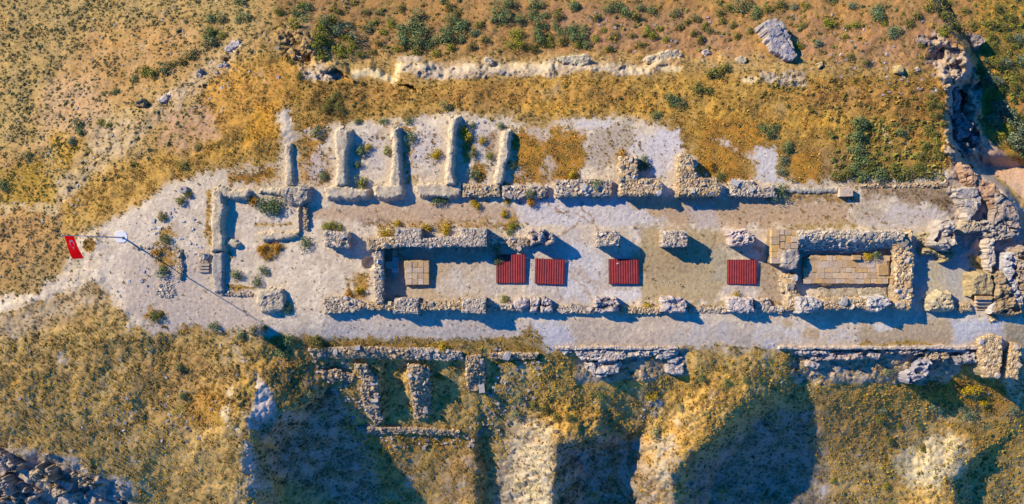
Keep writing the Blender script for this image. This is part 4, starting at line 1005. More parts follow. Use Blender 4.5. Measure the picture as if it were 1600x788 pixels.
# block platform
r_ = thing('block_platform', 'square ochre platform of fitted blocks inside the left end of the hall', 'platform', W(652, 428, 0))
xs = [635,644,653,662,670.5]; ys = [409,418,427,436,445.5]
link('core', slab_mesh('core', [(x - r_.location.x, y - r_.location.y) for x, y in wpoly([(630,407),(671,408),(671,446),(634,446)], .8)], .89, -.3, 5, jag=.05, amp=.01, bev=.06, bevh=.03, c1=(198,172,132), c2=(182,154,112)), r_)
for i in range(4):
    for j in range(4):
        block(r_, xs[i] + R.uniform(-.8, .8), ys[j] + R.uniform(-.7, .7), xs[i + 1] - .7, ys[j + 1] - .7, .96 + R.uniform(-.02, .04), .7, 'block', M_slab, R.uniform(-.05, .05), r_.location)
for q, lb in (((602,409,613,420), 'single square block lying in shade by the left end wall of the hall'), ((613,390,619,401), 'uppermost brownish block of the short row in the shaded corner of the hall'), ((613,402,622,418), 'tall pale block second from top in the row in the shaded corner'), ((612,419,622,426), 'small dark block third from top in the row in the shaded corner'), ((614,426,622,435), 'lowest pale block of the short row in the shaded corner')):
    t = thing('loose_block', lb, 'block', W((q[0] + q[2]) / 2, (q[1] + q[3]) / 2, 0), 'loose blocks in the shaded corner of the hall')
    block(t, *q, .8, .8, 'block', M_stone, 0, t.location)

# ---------------- eastern building (temple)
r_ = thing('ashlar_pier', 'pier of squared blocks with a big sloping slab at the left of the eastern building', 'pier', W(1228, 390, 0))
link('core', slab_mesh('core', [(x - r_.location.x, y - r_.location.y) for x, y in wpoly([(1207,359),(1247,359),(1249,420),(1224,418),(1206,411)], 1.9)], 2.02, -.3, 6, jag=.04, amp=.02, c1=(176,150,112), c2=(150,126,94)), r_)
yb = [359,371,383,394,403,412.5]
for j in range(5):
    block(r_, 1206, yb[j], 1218, yb[j + 1] - .8, 2.1 + R.uniform(-.03, .08), .8, 'block', M_slab, R.uniform(-.04, .04), r_.location)
for q in ((1218.5,359,1225,367),(1226,359,1237,367),(1238,360,1247,368),(1219,369,1227,377),(1228,369,1236,380),(1237,369,1247,378),(1219,379,1226,388),(1227,381,1235,389),(1216,389,1222,398),(1214,398,1222,411),(1236,380,1247,388)):
    block(r_, *q, 2.05 + R.uniform(-.03, .1), .8, 'block', M_slab, R.uniform(-.1, .1), r_.location)
Pl = wpoly([(1223,392),(1246,388),(1250,400),(1246,420),(1238,421),(1221,417)], 2.4)
link('slab', slab_mesh('slab', [(x - r_.location.x, y - r_.location.y) for x, y in Pl], 2.4, 1.2, 9, step=.2, jag=.06, bev=.25, bevh=.15, amp=.1, c1=(206,190,170), c2=(184,168,152), fac=.08, smooth=False), r_)
G_T = 'rubble walls of the eastern building'
zN = W(1300, 360, 3)[1]; zN2 = W(1300, 392, 1.2)[1]
wall('rubble_wall', 'thick upper wall of the eastern building, its rubble sliding inwards', 'wall', [[(1248,361),(1413,361),(1414,378),(1402,386),(1340,394),(1300,390),(1250,392)]], 2.9, s=.42, pal='grey', group=G_T, wob=.25, maxbig=16,
     slope=lambda x, y: -1.6 * sst(zN - .9, zN2, y) , rimc=((216,198,160), .5))
wall('rubble_wall', 'right end wall of the eastern building of big tumbled stones', 'wall', [[(1396,380),(1400,366),(1426,362),(1428,420),(1425,478),(1402,476),(1398,440),(1404,410)]], 2.2, s=.6, pal='warm', group=G_T, wob=.3, maxbig=30)
wall('rubble_wall', 'lower wall of the eastern building between its two grey boulders', 'wall', [[(1287,468),(1356,467),(1356,482),(1287,483)]], 2.5, s=.42, pal='warm', group=G_T)
wall('rubble_wall', 'lower right corner wall of the eastern building', 'wall', [[(1396,472),(1424,472),(1424,484),(1398,482)]], 2.4, s=.5, pal='warm', group=G_T)
wall('rubble_wall', 'left lower wall of the eastern building leading down to its doorway', 'wall', [[(1229,430),(1243,428),(1246,450),(1252,470),(1248,484),(1230,484),(1232,462)]], 1.3, s=.5, pal='warm', group=G_T)
wall('doorstep_stone', 'flat worn stone beside the left doorway of the eastern building', 'stone', [[(1220,440),(1230,438),(1232,456),(1222,458)]], .6, style='rock', c1=(212,190,156), c2=(196,174,140), fac=.05)
r_ = thing('stone_paving', 'raised ochre stone paving inside the eastern building', 'paving', W(1325, 425, 0))
PV = [(1258,402),(1268,398),(1392,402),(1390,443),(1340,445),(1290,447),(1256,441)]
link('core', slab_mesh('core', [(x - r_.location.x, y - r_.location.y) for x, y in wpoly(PV, .9)], .89, -.3, 12, jag=.08, amp=.01, c1=(192,166,126), c2=(172,146,108)), r_)
y = 400
for h in (8, 11, 7, 10, 7.5):
    x = 1256 + R.uniform(0, 8)
    while x < 1386:
        w = R.uniform(5, 15)
        if not (y < 405 and x < 1275):
            block(r_, x, y + R.uniform(-.7, .7), min(x + w, 1391) - .25, y + h - .25 + R.uniform(-.7, .3), .96 + R.uniform(-.03, .03), .35, 'paving_stone', M_slab, R.uniform(-.03, .03), r_.location)
        x += w
    y += h
block(r_, 1373, 415, 1388, 430, 1.15, .5, 'paving_stone', M_slab, 0, r_.location)
t = thing('squared_block', 'lone squared block lying against the upper wall inside the eastern building', 'block', W(1339, 403, .9))
block(t, 1333, 399, 1345, 406, 1.4, .5, 'block', M_slab, 0, t.location)
wall('floor_slab', 'pale smooth ledge left part, between paving and lower wall', 'slab', [[(1276,450),(1341,451),(1342,464),(1280,465)]], .35, style='rock', c1=(212,196,166), c2=(196,176,142), fac=.02, amp=.04, bev=.1, bevh=.05, group='floor ledges')
wall('floor_slab', 'pale smooth ledge right part, between paving and lower wall', 'slab', [[(1343,449),(1386,449),(1388,462),(1344,464)]], .4, style='rock', c1=(216,200,170), c2=(200,182,148), fac=.02, amp=.04, bev=.1, bevh=.05, group='floor ledges')

# ---------------- far right: rock-cut corner, mounds, stairs
G_R = 'rock outcrops at the right end of the terrace'
RK1, RK2 = (206,192,176), (178,164,150)
wall('rock_outcrop', 'jagged grey outcrop right of the eastern building throwing a pointed shade', 'rock', [[(1470,362),(1476,346),(1486,342),(1496,352),(1494,366),(1495,384),(1486,392),(1474,388),(1458,380)]], 3.0, style='rock', group=G_R, c1=RK1, c2=RK2, fac=.55, fcell=2.0, amp=.3)
wall('rock_outcrop', 'low crumbly foot below the jagged grey outcrop', 'rock', [[(1462,386),(1484,390),(1494,396),(1488,408),(1472,410),(1465,400),(1445,398),(1440,388)]], 1.0, style='rock', group=G_R, c1=(196,176,130), c2=(170,150,110), fac=.2)
wall('rock_outcrop', 'angular block just left of the jagged outcrop in scrubby earth', 'rock', [[(1440,368),(1458,362),(1466,372),(1458,384),(1442,384)]], .9, style='rock', group=G_R, c1=(196,180,140), c2=(180,160,120), fac=.2)
wall('rock_outcrop', 'flat topped pale rock beside the upper tip of the jagged outcrop', 'rock', [[(1499,348),(1522,346),(1534,354),(1530,361),(1506,364),(1498,358)]], 1.2, style='rock', group=G_R, c1=(206,186,150), c2=(184,166,140), fac=.12)
wall('rock_outcrop', 'wide step of smooth grey rock below the cliff foot', 'rock', [[(1494,295),(1528,292),(1535,318),(1520,330),(1505,312),(1496,308)]], .9, style='rock', group=G_R, c1=(206,194,180), c2=(190,176,160), fac=.1, fcell=2.2)
wall('rock_outcrop', 'triangular rock leaf with a sharp blue shade at its right', 'rock', [[(1500,312),(1518,312),(1530,314),(1527,326),(1520,334),(1518,346),(1512,344),(1510,326)]], 1.3, style='rock', group=G_R, c1=(212,198,182), c2=(190,176,160), fac=.1, fcell=2.2)
wall('rock_outcrop', 'warm coloured rock ridge slanting down from the cliff', 'rock', [[(1502,254),(1515,260),(1532,276),(1548,284),(1560,296),(1566,312),(1558,330),(1548,318),(1535,300),(1520,290),(1508,276)]], 1.0, style='rock', group=G_R, c1=(206,168,132), c2=(188,150,116), fac=.2, fcell=1.8)
wall('rock_outcrop', 'high grey rock shoulder at the right edge above the walled steps', 'rock', [[(1556,300),(1576,312),(1590,332),(1594,354),(1580,356),(1566,346),(1552,348),(1560,328)]], 1.5, style='rock', group=G_R, c1=(190,170,152), c2=(166,150,136), fac=.25, fcell=2.0)
wall('rock_outcrop', 'pale upright rock blade standing beside the dark cleft', 'rock', [[(1544,374),(1556,372),(1558,400),(1554,414),(1548,426),(1544,422)]], 1.2, style='rock', group=G_R, c1=(226,208,184), c2=(204,188,170), fac=.12)
wall('rock_outcrop', 'banded rough ledge of small blocks above the pale rock blade', 'rock', [[(1530,346),(1560,344),(1572,352),(1590,358),(1592,372),(1560,376),(1544,374),(1532,360)]], .9, style='rock', group=G_R, c1=(196,184,168), c2=(172,158,142), fac=.2, fcell=.8)
wall('rock_outcrop', 'white veined rock strip running down beside the earth mound', 'rock', [[(1570,398),(1586,394),(1590,410),(1584,428),(1592,450),(1600,470),(1600,486),(1588,476),(1578,448),(1568,420)]], 1.3, style='rock', group=G_R, c1=(214,206,200), c2=(186,178,174), fac=.25, fcell=1.5)
wall('rock_outcrop', 'rust streaked rock at the extreme right edge', 'rock', [[(1592,392),(1640,380),(1640,470),(1604,466),(1594,440)]], 1.6, style='rock', group=G_R, c1=(190,174,158), c2=(166,140,110), fac=.35, fcell=1.5)
wall('earth_mound', 'lumpy cream mound on masonry footing between the eastern building and the stairs', 'mound', [[(1462,462),(1474,453),(1490,457),(1496,472),(1500,484),(1480,489),(1454,488),(1450,470)]], 2.0, style='adobe', c1=(214,198,160), c2=(190,172,134), fac=.25, bev=.8, group='earth mounds at the right end')
wall('low_wall', 'short cream masonry stub joining the lumpy mound to the stairs', 'wall', [[(1501,474),(1518,474),(1520,486),(1502,487)]], 1.0, s=.4, pal='warm')
wall('earth_mound', 'flat topped scrubby mass of masonry carrying the little flight of stairs', 'mound', [[(1517,430),(1530,425),(1552,427),(1557,450),(1552,463),(1526,463),(1518,468)]], 1.9, style='adobe', c1=(200,178,130), c2=(176,152,108), fac=.1, bev=.35, bevh=.25, group='earth mounds at the right end', amp=.14)
wall('earth_mound', 'rough brown masonry mass right of the little flight of stairs', 'mound', [[(1554,428),(1572,424),(1580,440),(1590,460),(1600,478),(1598,494),(1570,494),(1548,492),(1554,470)]], 1.9, style='adobe', c1=(184,158,118), c2=(160,138,106), fac=.3, bev=.5, bevh=.4, group='earth mounds at the right end', amp=.25)
t = thing('stone_stairs', 'small flight of three stone steps in the right hand masonry mound', 'stairs', W(1538, 472, 0))
for k in range(4):
    block(t, 1526, 463 + k * 5.4, 1551 - k * 1.5, 468.4 + k * 5.4, 1.7 - k * .42, .5, 'step', M_slab, 0, t.location)
wall('rock_outcrop', 'small pointed white rock at the foot of the stairs', 'rock', [[(1550,480),(1556,470),(1558,488),(1546,491)]], 1.4, style='rock', c1=(226,214,200), c2=(206,194,180), fac=.08, group=G_R)
wall('stone_heap', 'little heap of stones under the stairs on the south walk', 'stones', [[(1546,493),(1560,494),(1561,502),(1548,504)]], .5, s=.5, pal='warm')
# ---------------- south kerb and what lies below it
wall('kerb', 'pale straight kerb edging the south walk, middle stretch', 'kerb', [[(870,542.5),(960,542),(1060,542),(1060,546),(960,546.3),(870,546)]], .14, style='rock', c1=(224,206,186), c2=(206,186,164), fac=.05, amp=.06, bev=.08, bevh=.03, jag=.07, group='kerb of the south walk', deep=1.6)
wall('kerb', 'pale straight kerb edging the south walk, under the white patched floor', 'kerb', [[(1218,542),(1300,542.3),(1380,542),(1380,546),(1300,546),(1218,546)]], .14, style='rock', c1=(224,206,184), c2=(206,186,164), fac=.05, amp=.06, bev=.08, bevh=.03, jag=.07, group='kerb of the south walk', deep=1.6)
wall('kerb', 'pale straight kerb edging the south walk, right of the gully in the cliff', 'kerb', [[(1381,542.4),(1450,542),(1530,541.5),(1530,546),(1450,546),(1381,546)]], .14, style='rock', c1=(220,202,182), c2=(200,180,160), fac=.05, amp=.06, bev=.08, bevh=.03, jag=.07, group='kerb of the south walk', deep=1.6)
G_L = 'rock ledges under the south kerb'
def rock(label, P, top, c1=(222,208,192), c2=(198,182,166), fac=.22, fc=1.6, base=None, name='rock_ledge', cat='rock', group=G_L, bev=.3, bevh=.2, z0=None, amp=.14):
    b = z0 if z0 is not None else float(Hs(np.mean([p[0] for p in P]), np.mean([p[1] for p in P]))) - .6
    return wall(name, label, cat, [P], top - b, b, style='rock', group=group, c1=c1, c2=c2, fac=fac, fcell=fc, deep=.6, bev=min(bev,.2), bevh=min(bevh,.15), amp=amp)
rock('long rough grey ledge directly under the middle kerb', [(898,546),(960,546),(1030,545),(1062,546),(1048,552),(1010,556),(975,562),(940,566),(912,563),(902,554)], -.22, fac=.14, fc=1.0)
rock('thick grey rock lobe hanging below the left of the middle ledge', [(914,568),(946,562),(972,558),(974,572),(958,586),(938,591),(920,580)], -.8, fac=.2, fc=1.6)
rock('upper of three stacked rock fingers below the right end of the middle kerb', [(1024,553),(1042,547),(1062,546),(1060,553),(1044,560),(1026,561)], -.35, fac=.06, bev=.5, bevh=.4)
rock('middle of three stacked rock fingers below the right end of the middle kerb', [(1042,563),(1054,556),(1066,555),(1068,560),(1056,567),(1044,570)], -.8, fac=.06, bev=.5, bevh=.4)
rock('lowest and fattest of three stacked rock fingers', [(1041,570),(1054,568),(1070,567),(1071,575),(1062,585),(1048,584),(1040,578)], -1.15, fac=.12, bev=.5, bevh=.4)
rock('short row of squared stones under the overhang of the middle ledge', [(982,563),(1020,561),(1022,567),(984,568)], -1.3, c1=(196,176,140), c2=(176,156,120), fac=.1, fc=.6)
rock('small grey rock left of the middle ledge on the slope', [(872,541),(890,543),(896,552),(884,556),(874,550)], -.2, fac=.15)
rock('upper grey shelf under the kerb of the white patched floor', [(1240,547),(1300,547),(1296,553),(1270,556),(1244,554)], -.3, fac=.16, fc=1.1)
rock('long pale shelf with rusty grass patch below the upper grey shelf', [(1262,556),(1290,553),(1330,549),(1354,552),(1350,562),(1300,563),(1268,564)], -.7, c1=(200,180,164), c2=(176,160,150), fac=.25)
rock('slanting rock plate between two shaded clefts under the right kerb', [(1356,549),(1380,553),(1372,562),(1358,558)], -.4, fac=.12)
rock('tilted light plate lying on top of the stone scree', [(1262,564),(1282,566),(1278,574),(1262,572)], -1.0, fac=.05)
rock('grey knuckled rock spur reaching down from the right kerb', [(1436,560),(1452,560),(1456,572),(1446,588),(1432,596),(1420,600),(1416,592),(1428,580)], -.7, c1=(190,184,186), c2=(160,154,160), fac=.35, fc=1.1)
rock('rough shelf with rounded stones right of the knuckled spur', [(1446,548),(1480,550),(1484,558),(1470,566),(1450,562)], -.5, c1=(200,176,140), c2=(176,154,130), fac=.25, fc=.8)
rock('grey overhang fragments under the far right kerb', [(1490,558),(1520,552),(1534,560),(1520,568),(1496,570)], -.5, c1=(190,182,176), c2=(164,154,150), fac=.3, fc=1.)
rock('thin broken ledge directly under the right kerb', [(1382,547),(1440,547),(1442,552),(1420,554),(1384,552)], -.3, c1=(206,182,160), c2=(176,160,150), fac=.2, fc=.7)
rock('pale hanging block at the right of the kerb', [(1448,546),(1516,546),(1514,550),(1450,551)], -.3, c1=(216,200,190), c2=(196,182,172), fac=.05)
wall('stone_scree', 'scree of tumbled angular stones below the white patched floor', 'stones', [[(1238,566),(1262,572),(1290,568),(1340,572),(1346,590),(1322,604),(1290,600),(1250,586),(1236,578)]], 1.0, -3.1, s=.62, pal='rub', wob=.35, sink=.1, cover=.9, slope=lambda x, y: .35 * (y + 16.5), big=.7, maxbig=45)
wall('ruined_wall', 'short masonry stub at the right end of the south kerb', 'wall', [[(1530,532),(1548,524),(1566,527),(1566,560),(1562,590),(1542,590),(1534,560)]], 1.2, -.6, s=.42, pal='warm', c1=(190,166,124), c2=(166,144,110), group='masonry stubs at lower right', deep=2)
wall('ruined_wall', 'rounded masonry stub at the right border, beyond the narrow gap', 'wall', [[(1584,536),(1598,540),(1594,566),(1590,592),(1574,590),(1576,566)]], 1.0, -.8, s=.42, pal='warm', c1=(190,166,124), c2=(166,144,110), group='masonry stubs at lower right', deep=2)
# ---------------- lower terrace rooms
G_LW = 'rubble walls of the lower terrace rooms'
def lw(label, P, top, **kw):
    b = float(Hs(np.mean([p[0] for p in P]), np.mean([p[1] for p in P]))) - .4
    cz = b + .4
    kk = D / (D - cz)
    kw['slope'] = lambda x, y: Hs(800 + x * 10 * kk, 394 - y * 10 * kk) - cz
    hh = {-.9: .9, -.7: .9, -.8: .7, -1.6: 1.15, -1.5: 1.1, -4.6: .7, -2.4: .8}[top]
    wall('rubble_wall', label, 'wall', [P], hh + .1, b + .1, group=G_LW, pal=kw.pop('pal', 'old'), s=kw.pop('s', .46) * .85, wob=.4, c1=(176,150,112), c2=(150,126,92), deep=3, **kw)
lw('long ragged upper wall of the lower terrace rooms, left half', [(482,546),(530,543),(600,542),(640,545),(640,561),(600,562),(540,560),(490,562)], -.9, cover=.4)
lw('long ragged upper wall of the lower terrace rooms, right half', [(641,544),(700,546),(720,550),(724,561),(700,563),(641,562)], -.9, pal='grey')
lw('curving cross wall at the left of the deep shaded room', [(561,565),(578,566),(590,592),(592,612),(590,640),(592,664),(580,676),(574,660),(566,640),(564,610),(570,594)], -1.6, s=.6, cover=.4)
lw('straight cross wall right of the deep shaded room', [(641,566),(658,566),(672,574),(672,610),(668,650),(662,662),(644,660),(642,620)], -1.5, s=.6)
lw('stout cross wall between the two right hand rooms', [(728,556),(750,554),(758,566),(756,612),(730,614),(728,590)], -.7, s=.6)
lw('retaining wall along the bottom of the lower rooms', [(556,668),(600,668),(660,668),(718,672),(716,681),(650,678),(570,680),(558,676)], -4.6, s=.45)
lw('scattered short wall left of the deep shaded room', [(503,580),(530,576),(552,588),(548,600),(520,596),(505,592)], -2.4, s=.5, cover=.3)
lw('stub of wall at the far right of the lower rooms', [(764,552),(800,550),(840,552),(838,560),(800,562),(766,560)], -.8, s=.45, cover=.3)
for q, lb in (((578,588,589,602), 'rounded cream boulder on the curving cross wall'), ((581,625,592,638), 'squared cream block on the curving cross wall'), ((748,600,757,614), 'squared cream block at the lower end of the stout cross wall'), ((554,541,562,547), 'white block on the long ragged upper wall')):
    zz = float(Hs((q[0] + q[2]) / 2, (q[1] + q[3]) / 2))
    t = thing('loose_block', lb, 'block', W((q[0] + q[2]) / 2, (q[1] + q[3]) / 2, zz), 'loose blocks on the lower terrace')
    block(t, *q, zz + .95, .8, 'block', M_stone, .1, t.location)
# ---------------- small features of the west end
wall('low_wall', 'thin dark line of stones just below and right of the flagpole', 'wall', [[(206,384),(230,385),(258,383),(258,387),(230,390),(207,389)]], .35, s=.3, pal='rub', group='low stone lines at the west end')
wall('low_wall', 'upright stone line with a dark shade beside yellow grass near the pole shadow', 'wall', [[(272,388),(283,390),(284,430),(280,437),(275,434),(276,410)]], .55, s=.36, pal='old', group='low stone lines at the west end')
wall('stone_patch', 'flat roundish patch of cobbles between pole and western house', 'stones', [[(250,440),(272,438),(274,458),(268,466),(250,466),(240,462)]], .12, s=.32, pal='grey', sides=False, cover=.5)
wall('stone_heap', 'small heap of pale stones above the three little steps', 'stones', [[(310,398),(324,396),(326,410),(312,410)]], .45, s=.34, pal='grey')
wall('stone_footing', 'short crooked footing of stones left of the lower hall wall', 'wall', [[(474,436),(478,436),(478,458),(474,458)]], .25, s=.3, pal='grey', group='stone footings')
wall('stone_footing', 'row of little stones beside the big domed mound', 'wall', [[(498,446),(504,440),(507,446),(500,456)]], .3, s=.3, pal='grey', group='stone footings')
t = thing('stone_stairs', 'three tiny pale steps against the left wall of the western house', 'stairs', W(316, 420, 0))
for k in range(3):
    block(t, 310, 412 + k * 5, 326, 415.6 + k * 5, .7 - .15 * k, .5, 'step', M_stone, 0, t.location)
t = thing('survey_marker', 'small square white concrete marker with a dark hole, upper left of the terrace', 'marker', W(286, 296, 0))
block(t, 281, 292, 291, 301, .35, .5, 'body', M_grey, 0, t.location)
me = mk_mesh('hole_disc', np.array([(math.cos(a) * .16, math.sin(a) * .16, zc) for zc in (0, .06) for a in np.linspace(0, 2 * math.pi, 9)[:-1]]), np.array([(i, (i + 1) % 8, 8 + (i + 1) % 8, 8 + i) for i in range(8)] + [(8, 9, 10, 11), (8, 11, 12, 13), (8, 13, 14, 15)]), None, M_redframe)
link('hole_disc', me, t, (0, 0, .33))  # raised dark disc paints the shade inside the marker's hole; nothing is hollowed
G_B = 'boulders on the upper slope'
def boulder(label, P, top_above, c1=(206,196,190), c2=(180,168,160), fac=.2, fc=2.0, cat='boulder', **kw):
    b = float(Hs(np.mean([p[0] for p in P]), np.mean([p[1] for p in P])))
    return wall('boulder', label, cat, [P], top_above, b, style='rock', group=G_B, c1=c1, c2=c2, fac=fac, fcell=fc, deep=1.2, bev=.2, bevh=.2, **kw)
boulder('largest pale grey boulder, split lengthwise, on the upper slope', [(1190,36),(1202,28),(1218,36),(1224,50),(1232,64),(1246,90),(1240,96),(1222,86),(1208,74),(1200,56)], 1.9, fac=.12, fc=2.5)
boulder('narrow upper splinter beside the largest grey boulder', [(1212,30),(1224,34),(1232,46),(1240,70),(1246,84),(1238,76),(1228,58),(1218,42)], 2.0, fac=.1)
boulder('cream cube shaped rock on the cut ledge right of centre', [(1150,90),(1158,87),(1165,91),(1164,101),(1151,102)], .8, c1=(222,204,168), c2=(206,186,150), fac=.04)
boulder('grey square rock above the ledge near the little cream cube', [(1098,78),(1108,76),(1112,84),(1100,88)], .6, fac=.05)
boulder('yellowish cube rock below the scattered stones on the upper right shelf', [(1399,103),(1410,101),(1413,112),(1401,114)], .8, c1=(222,196,136), c2=(206,178,120), fac=.04)
boulder('small yellow rock under the foot of the split boulder', [(1276,98),(1288,96),(1288,104),(1280,107)], .6, c1=(220,194,140), c2=(200,174,124), fac=.04)
boulder('smooth pale oval rock at the head of the rocky line, upper left', [(350,76),(358,66),(372,63),(378,68),(368,76),(354,84)], .7, c1=(214,202,196), c2=(196,182,174), fac=.05)
boulder('long pale rock splinter in the middle of the rocky line, upper left', [(244,157),(256,148),(264,147),(262,153),(250,160)], .5, c1=(220,206,190), c2=(200,184,168), fac=.05)
boulder('brown wedge shaped rock with a black shade, upper left', [(211,158),(220,152),(226,160),(222,166),(212,166)], 1.0, c1=(190,160,110), c2=(166,136,96), fac=.1)
boulder('grey rock at the lower end of the rocky line, upper left', [(305,112),(314,106),(316,116),(308,122)], .6, fac=.1)
boulder('pale rock beside the rocky line under the oval rock', [(338,104),(352,96),(356,100),(342,108)], .4, fac=.1)
boulder('cream pillar of rock sticking out of the cut ledge', [(756,90),(766,88),(770,96),(768,104),(758,104)], 1.0, c1=(226,210,176), c2=(200,184,156), fac=.1)
boulder('broad cream rock shelf at the right part of the cut ledge', [(1008,88),(1030,84),(1046,78),(1062,78),(1068,88),(1050,92),(1032,98),(1010,98)], .8, c1=(226,208,172), c2=(204,186,152), fac=.12)
boulder('wide cream rock step in the middle of the cut ledge', [(868,90),(880,86),(916,86),(922,92),(918,102),(900,104),(880,98)], 1.3, c1=(228,212,172), c2=(208,190,154), fac=.08)
# crags at the lower left
G_C = 'crags in the lower left corner'
def crag(label, P, up, **kw):
    b = float(Hs(np.mean([p[0] for p in P]), np.mean([p[1] for p in P])))
    wall('crag', label, 'rock', [P], up, b, style='rock', group=G_C, fac=kw.get('fac', .5), fcell=kw.get('fc', 1.8), deep=3, bev=.3, bevh=.2, c1=kw.get('c1', (206,190,168)), c2=kw.get('c2', (182,162,140)), amp=.2)
crag('cream topped crag block right of the yellow tuft in the lower left corner', [(44,738),(56,730),(70,744),(80,754),(60,753),(46,750)], 2.4, c1=(216,190,146), c2=(190,166,130), fac=.3)
crag('square pale crag block beside the cream topped one', [(66,734),(78,735),(78,742),(66,742)], 2.2, fac=.1, c1=(206,184,140))
crag('big grey crag at the left border under the yellow tuft', [(-20,746),(6,748),(14,764),(12,776),(-20,776)], 2.6)
crag('slanting grey crag rib running to the bottom border', [(20,752),(34,756),(48,764),(60,768),(56,776),(42,788),(34,778),(26,764)], 2.0, fac=.4)
crag('long light crag edge at the right of the shaded hollow, lower left', [(68,760),(86,762),(100,770),(96,778),(84,780),(78,774)], 2.2, fac=.25, c1=(206,184,150))
crag('toothed cream crag rim above the deep blue shade, lower left', [(108,742),(118,748),(124,762),(136,762),(146,768),(140,756),(124,744),(114,738)], 1.8, fac=.4, c1=(206,184,140))
crag('grey crag shelf at the very bottom left', [(-10,780),(10,778),(24,786),(20,800),(-10,800)], 1.6)
crag('small rock shelf with a dark undercut above the crags', [(60,708),(74,710),(76,714),(62,714)], 1.0, fac=.1, c1=(206,186,160))
crag('grey layered crag at the left border above the corner', [(-20,700),(10,712),(14,722),(28,730),(20,738),(-20,728)], 1.4)
# rocks in the shade of the eastern cliff
G_E = 'rocks of the shaded eastern cliff'
for P, up, lb in (([(1478,62),(1496,66),(1508,84),(1504,100),(1490,104),(1478,84)], 1.2, 'blue grey rock head at the top of the eastern cliff'),
                  ([(1484,120),(1498,130),(1504,160),(1496,176),(1484,160)], 2.4, 'tall shaded buttress in the upper middle of the eastern cliff'),
                  ([(1482,178),(1506,174),(1522,196),(1514,214),(1494,220),(1480,206)], 2.2, 'smooth slate blue slab low in the eastern cliff'),
                  ([(1512,200),(1530,206),(1536,222),(1526,236),(1514,226)], 2.4, 'pinkish lit rock at the outer edge of the eastern cliff'),
                  ([(1488,224),(1510,222),(1520,240),(1500,246)], 1.4, 'lowest shaded rock of the eastern cliff above the pale steps'),
                  ([(1518,50),(1538,56),(1542,66),(1528,76),(1516,66)], 1.6, 'rock beyond the shaded cleft at the top of the cliff'),
                  ([(1436,56),(1450,54),(1454,62),(1446,70),(1436,66)], .9, 'small grey rock pair on the shelf just left of the cliff top')):
    b = float(Hs(np.mean([p[0] for p in P]), np.mean([p[1] for p in P]))) - .4
    wall('cliff_rock', lb, 'rock', [P], up, b, style='rock', group=G_E, fac=.4, fcell=1.8, deep=3, bev=.2, bevh=.2, c1=(184,168,158), c2=(150,136,130), amp=.25)

# ---------------- the four red covers
def cover(label, P4, h, n, tw):
    """corrugated sheet roof on a low frame; P4 plan corners (tl, tr, br, bl)"""
    c = np.mean(P4, 0); t = thing('metal_cover', label, 'cover', W(c[0], c[1], 0), 'red corrugated covers over the storage pits')
    Q = [np.array(W(x, y, h)[:2]) - np.array(t.location[:2]) for x, y in P4]
    def uv(u, v):
        return (Q[0] * (1 - u) + Q[1] * u) * (1 - v) + (Q[3] * (1 - u) + Q[2] * u) * v
    ns = 4
    for s in range(ns):
        u0 = s / ns - .004; u1 = (s + 1) / ns + .004
        V, F = [], []
        m = n * 4
        k = 0
        prof = []
        per = 1.0 / n
        ridges = max(2, n // ns)
        for i in range(ridges):
            a = u0 + (u1 - u0) * i / ridges; w = (u1 - u0) / ridges
            prof += [(a, 0), (a + w * .18, 0), (a + w * .36, .05), (a + w * .62, .05), (a + w * .8, 0)]
        prof.append((u1, 0))
        zoff = .006 * (s % 2)
        for (u, z) in prof:
            for v in (0, .5, 1):
                q = uv(u, v); V.append((q[0], q[1], h + z + zoff + tw * (v - .5)))
        for (u, z) in prof:
            for v in (0, .5, 1):
                q = uv(u, v); V.append((q[0], q[1], h + z + zoff - .012 + tw * (v - .5)))
        npf = len(prof); o = npf * 3
        for i in range(npf - 1):
            for j in range(2):
                a = i * 3 + j
                F.append((a, a + 1, a + 4, a + 3)); F.append((o + a, o + a + 3, o + a + 4, o + a + 1))
            F.append((i * 3, i * 3 + 3, o + i * 3 + 3, o + i * 3)); F.append((i * 3 + 2, o + i * 3 + 2, o + i * 3 + 5, i * 3 + 5))
        link('corrugated_sheet', mk_mesh('corrugated_sheet', V, F, None, M_red), t)
    def bar(a, b, w, z0, z1, nm):
        a = np.array(a); b = np.array(b); d = (b - a) / np.linalg.norm(b - a); nn = np.array([-d[1], d[0]]) * w / 2
        c = [a - nn, b - nn, b + nn, a + nn]
        V = [(q[0], q[1], z) for z in (z0, z1) for q in c]
        F = [(0, 3, 2, 1), (4, 5, 6, 7), (0, 1, 5, 4), (1, 2, 6, 5), (2, 3, 7, 6), (3, 0, 4, 7)]
        link(nm, mk_mesh(nm, V, F, None, M_redframe), t)
    for i in range(4):
        a, b = Q[i] * 1.012, Q[(i + 1) % 4] * 1.012
        bar(a, b, .07, h - .1, h - .015 + (.012 if i % 2 else 0), 'frame_bar')
    for i in range(4):
        a = Q[i] * .97
        bar(a + (-.05, 0), a + (.05, 0), .1, -.1, h - .1, 'leg')
    return t
cover('leftmost red corrugated cover, partly in shade with a dark shrub at its top left', [(776,398.5),(821,398),(821,442),(776,442.5)], .45, 12, 0)
cover('slightly twisted red corrugated cover, second from the left', [(837,404.5),(882,406.5),(881,445),(836,443)], .45, 12, 0)
cover('red corrugated cover with a small white pebble on it, third from the left', [(951.5,405.5),(997,405.5),(998,443.5),(952,443.5)], .45, 12, 0)
cover('rightmost red corrugated cover, bright and clean', [(1137.5,406.5),(1182,406.5),(1182,444),(1137,444)], .45, 12, 0)
t = thing('pebble', 'tiny white pebble lying on the third red cover', 'pebble', W(965, 412, .55))
link('stone', SPM[0] if 'SPM' in globals() else stone_meshes(M_white)[0], t, (0, 0, 0), None, (.22, .18, .12))
